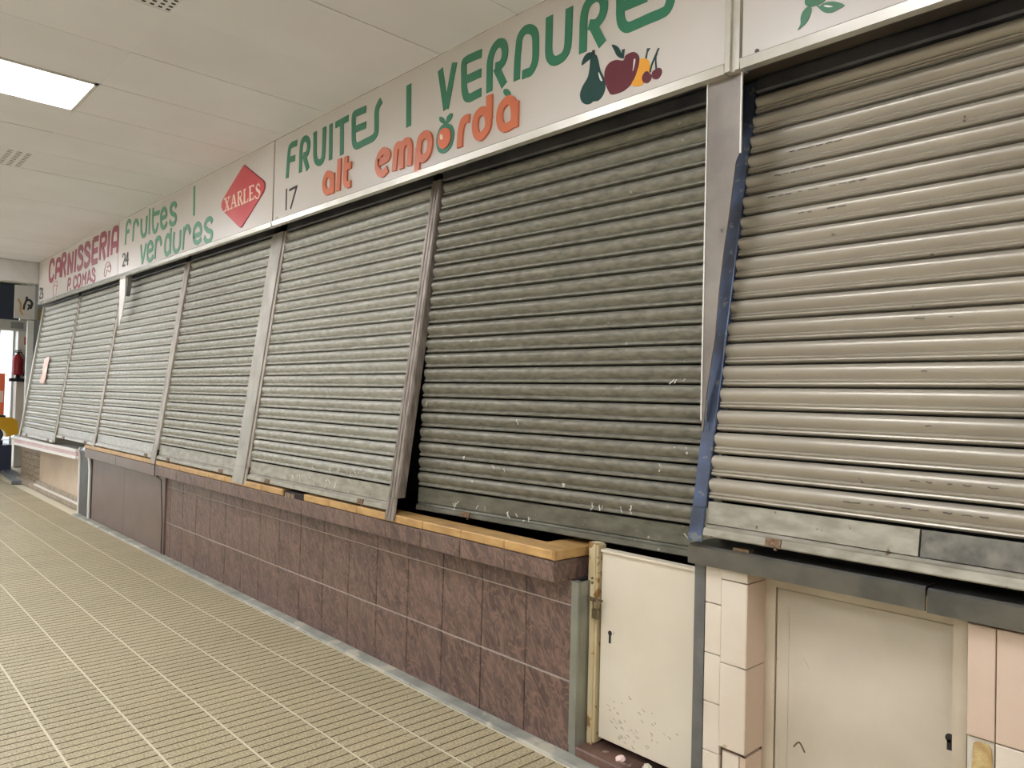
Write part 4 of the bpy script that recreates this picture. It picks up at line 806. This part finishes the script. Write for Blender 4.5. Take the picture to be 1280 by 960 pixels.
# ================================================================ FAR LEFT THINGS
ps = empty('projecting_sign', (-13.9, 0.06, 2.58)); tag(ps, 'small hanging sign with a black emblem and orange sweep, beyond the last sign', 'sign')
B('board', (-14.0, -0.10, 2.58), (-13.94, 0.17, 3.10), M['sign'], ps); B('side_frame', (-14.01, 0.17, 2.58), (-13.93, 0.21, 3.10), M['greycol'], ps)
MB().tube([(-13.97, 0.05, 3.10), (-13.97, 0.05, 3.47)], 0.015, 6).build('hanger', M['greycol'], ps)
mb = MB()
for pts, w_ in (([(0.06, 2.93), (0.05, 2.86), (0.03, 2.80), (0.02, 2.72)], 0.03), ([(0.05, 2.86), (0.09, 2.88), (0.13, 2.83), (0.11, 2.74)], 0.035), ([(0.07, 2.80), (0.10, 2.79), (0.075, 2.72)], 0.025)):
    m2 = MB(); stroke(m2, smooth_pts(pts), w_, 0, 0.004); off = len(mb.v); mb.v += [(-13.936-v[1], v[0], v[2]) for v in m2.v]; mb.f += [tuple(i+off for i in f) for f in m2.f]
mb.build('emblem', M['black'], ps)
m2 = MB(); stroke(m2, smooth_pts([(-0.06, 2.88), (-0.02, 2.80), (-0.02, 2.70), (0.01, 2.63)]), 0.03, 0, 0.003); mb = MB(); mb.v = [(-13.936-v[1], v[0], v[2]) for v in m2.v]; mb.f = m2.f; mb.build('orange_sweep', M['wood'], ps)
cl = empty('column', (-14.25, 0.3, 0)); tag(cl, 'pale and grey column under the small hanging sign', 'column')
B('front_face', (-14.40, 0.15, 0), (-14.30, 0.235, 2.58), M['lightcol'], cl); B('shaft', (-14.55, 0.237, 0), (-14.32, 0.42, 3.46), M['greycol'], cl)
B('ochre_plate', (-14.32, 0.27, 2.60), (-14.305, 0.41, 2.78), M['ochre'], cl)
cl2 = empty('wall_end_pier', (XL+0.2, 0.5, 0)); tag(cl2, 'white pier beside the far glass door, behind the extinguisher', 'column')
B('shaft', (XL+0.03, 0.43, 0), (XL+0.3, 0.66, 2.55), M['whitetrim'], cl2); B('red_notice', (XL+0.3, 0.53, 2.30), (XL+0.31, 0.62, 2.45), M['tagred'], cl2)
ex = empty('fire_extinguisher', (-16.58, 0.40, 1.65)); tag(ex, 'red fire extinguisher hung on the white pier by the far door', 'fire extinguisher')
MB().tube([(-16.58, 0.42, 1.72), (-16.58, 0.42, 1.74), (-16.58, 0.42, 2.02), (-16.58, 0.42, 2.08), (-16.58, 0.42, 2.11)], 0.09, 14, rr=[0.07, 0.09, 0.09, 0.06, 0.03]).build('cylinder', M['extred'], ex, smooth=True)
MB().tube([(-16.58, 0.42, 2.10), (-16.58, 0.42, 2.14)], 0.025, 8).box((-16.60, 0.36, 2.14), (-16.56, 0.48, 2.16)).box((-16.60, 0.36, 2.17), (-16.56, 0.46, 2.185)).build('valve', M['extblack'], ex)
MB().tube([(-16.56, 0.46, 2.13), (-16.50, 0.52, 2.05), (-16.50, 0.53, 1.85), (-16.49, 0.50, 1.70)], 0.012, 6).build('hose', M['extblack'], ex)
MB().tube([(-16.56, 0.42, 1.72), (-16.54, 0.42, 1.62)], 0.03, 10, rr=[0.03, 0.05]).box((-16.66, 0.30, 1.60), (-16.48, 0.54, 1.66)).build('bracket', M['extblack'], ex)
B('wall_mount', (-16.70, 0.40, 1.75), (-16.62, 0.46, 2.0), M['greycol'], ex)
# coin ride car
kc = empty('toy_ride_car', (-15.9, -0.3, 0)); tag(kc, 'yellow coin-ride toy car on a dark base by the far door', 'ride')
MB().bbox((-16.25, -1.3, 0.03), (-15.65, 0.22, 0.48), 0.05).build('base', M['carbase'], kc); MB().bbox((-16.15, -1.1, 0.48), (-15.75, 0.1, 0.56), 0.02).build('pedestal', M['carbase'], kc)
body = [(-1.30, 0.62), (-1.28, 0.86), (-1.05, 0.93), (-0.95, 1.15), (-0.45, 1.15), (-0.30, 0.98), (0.22, 0.96), (0.30, 0.90), (0.32, 0.68), (0.24, 0.62)]
arch = [(0.14 + 0.0, 0.62)] + [(-0.04+0.18*math.cos(a), 0.62+0.17*math.sin(a)) for a in [math.pi*k/8 for k in range(9)]]
arch2 = [(-0.95+0.18*math.cos(a), 0.62+0.17*math.sin(a)) for a in [math.pi*k/8 for k in range(9)]]
out = body[:-1] + arch + arch2
mb = MB(); n_ = len(out); mb.v = [(-15.68, a, b) for a, b in out] + [(-16.22, a, b) for a, b in out]; mb.f = [tuple(range(n_)), tuple(range(2*n_-1, n_-1, -1))] + [(k, n_+k, n_+(k+1) % n_, (k+1) % n_) for k in range(n_)]
mb.build('body', M['caryellow'], kc)
for yy in (-0.04, -0.95):
    w_ = MB().tube([(-15.80, yy, 0.66), (-15.68, yy, 0.66)], 0.135, 16).build('wheel', M['wheel'], kc); MB().tube([(-15.685, yy, 0.66), (-15.67, yy, 0.66)], 0.07, 12).build('hub', M['hub'], w_)
MB().box((-15.95, -0.25, 0.96), (-15.70, 0.12, 1.00)).box((-16.1, -0.42, 0.98), (-15.8, -0.38, 1.16)).build('dashboard', M['extblack'], kc)
o = MB().sweep([(-0.5, 0), (-0.5, 0.02), (-0.42, 0.05), (0.42, 0.05), (0.5, 0.02), (0.5, 0)], [lambda a, b: (-16.9, 0.24+a*0.2, b+0.001), lambda a, b: (-14.2, 0.09+a*0.2, b+0.001), lambda a, b: (-13.75, 0.02+a*0.22, b+0.001)]).build('floor_bar', M['greybar'], loc=(-15, 0.1, 0)); tag(o, 'low grey bar lying on the floor near the toy car', 'floor bar')
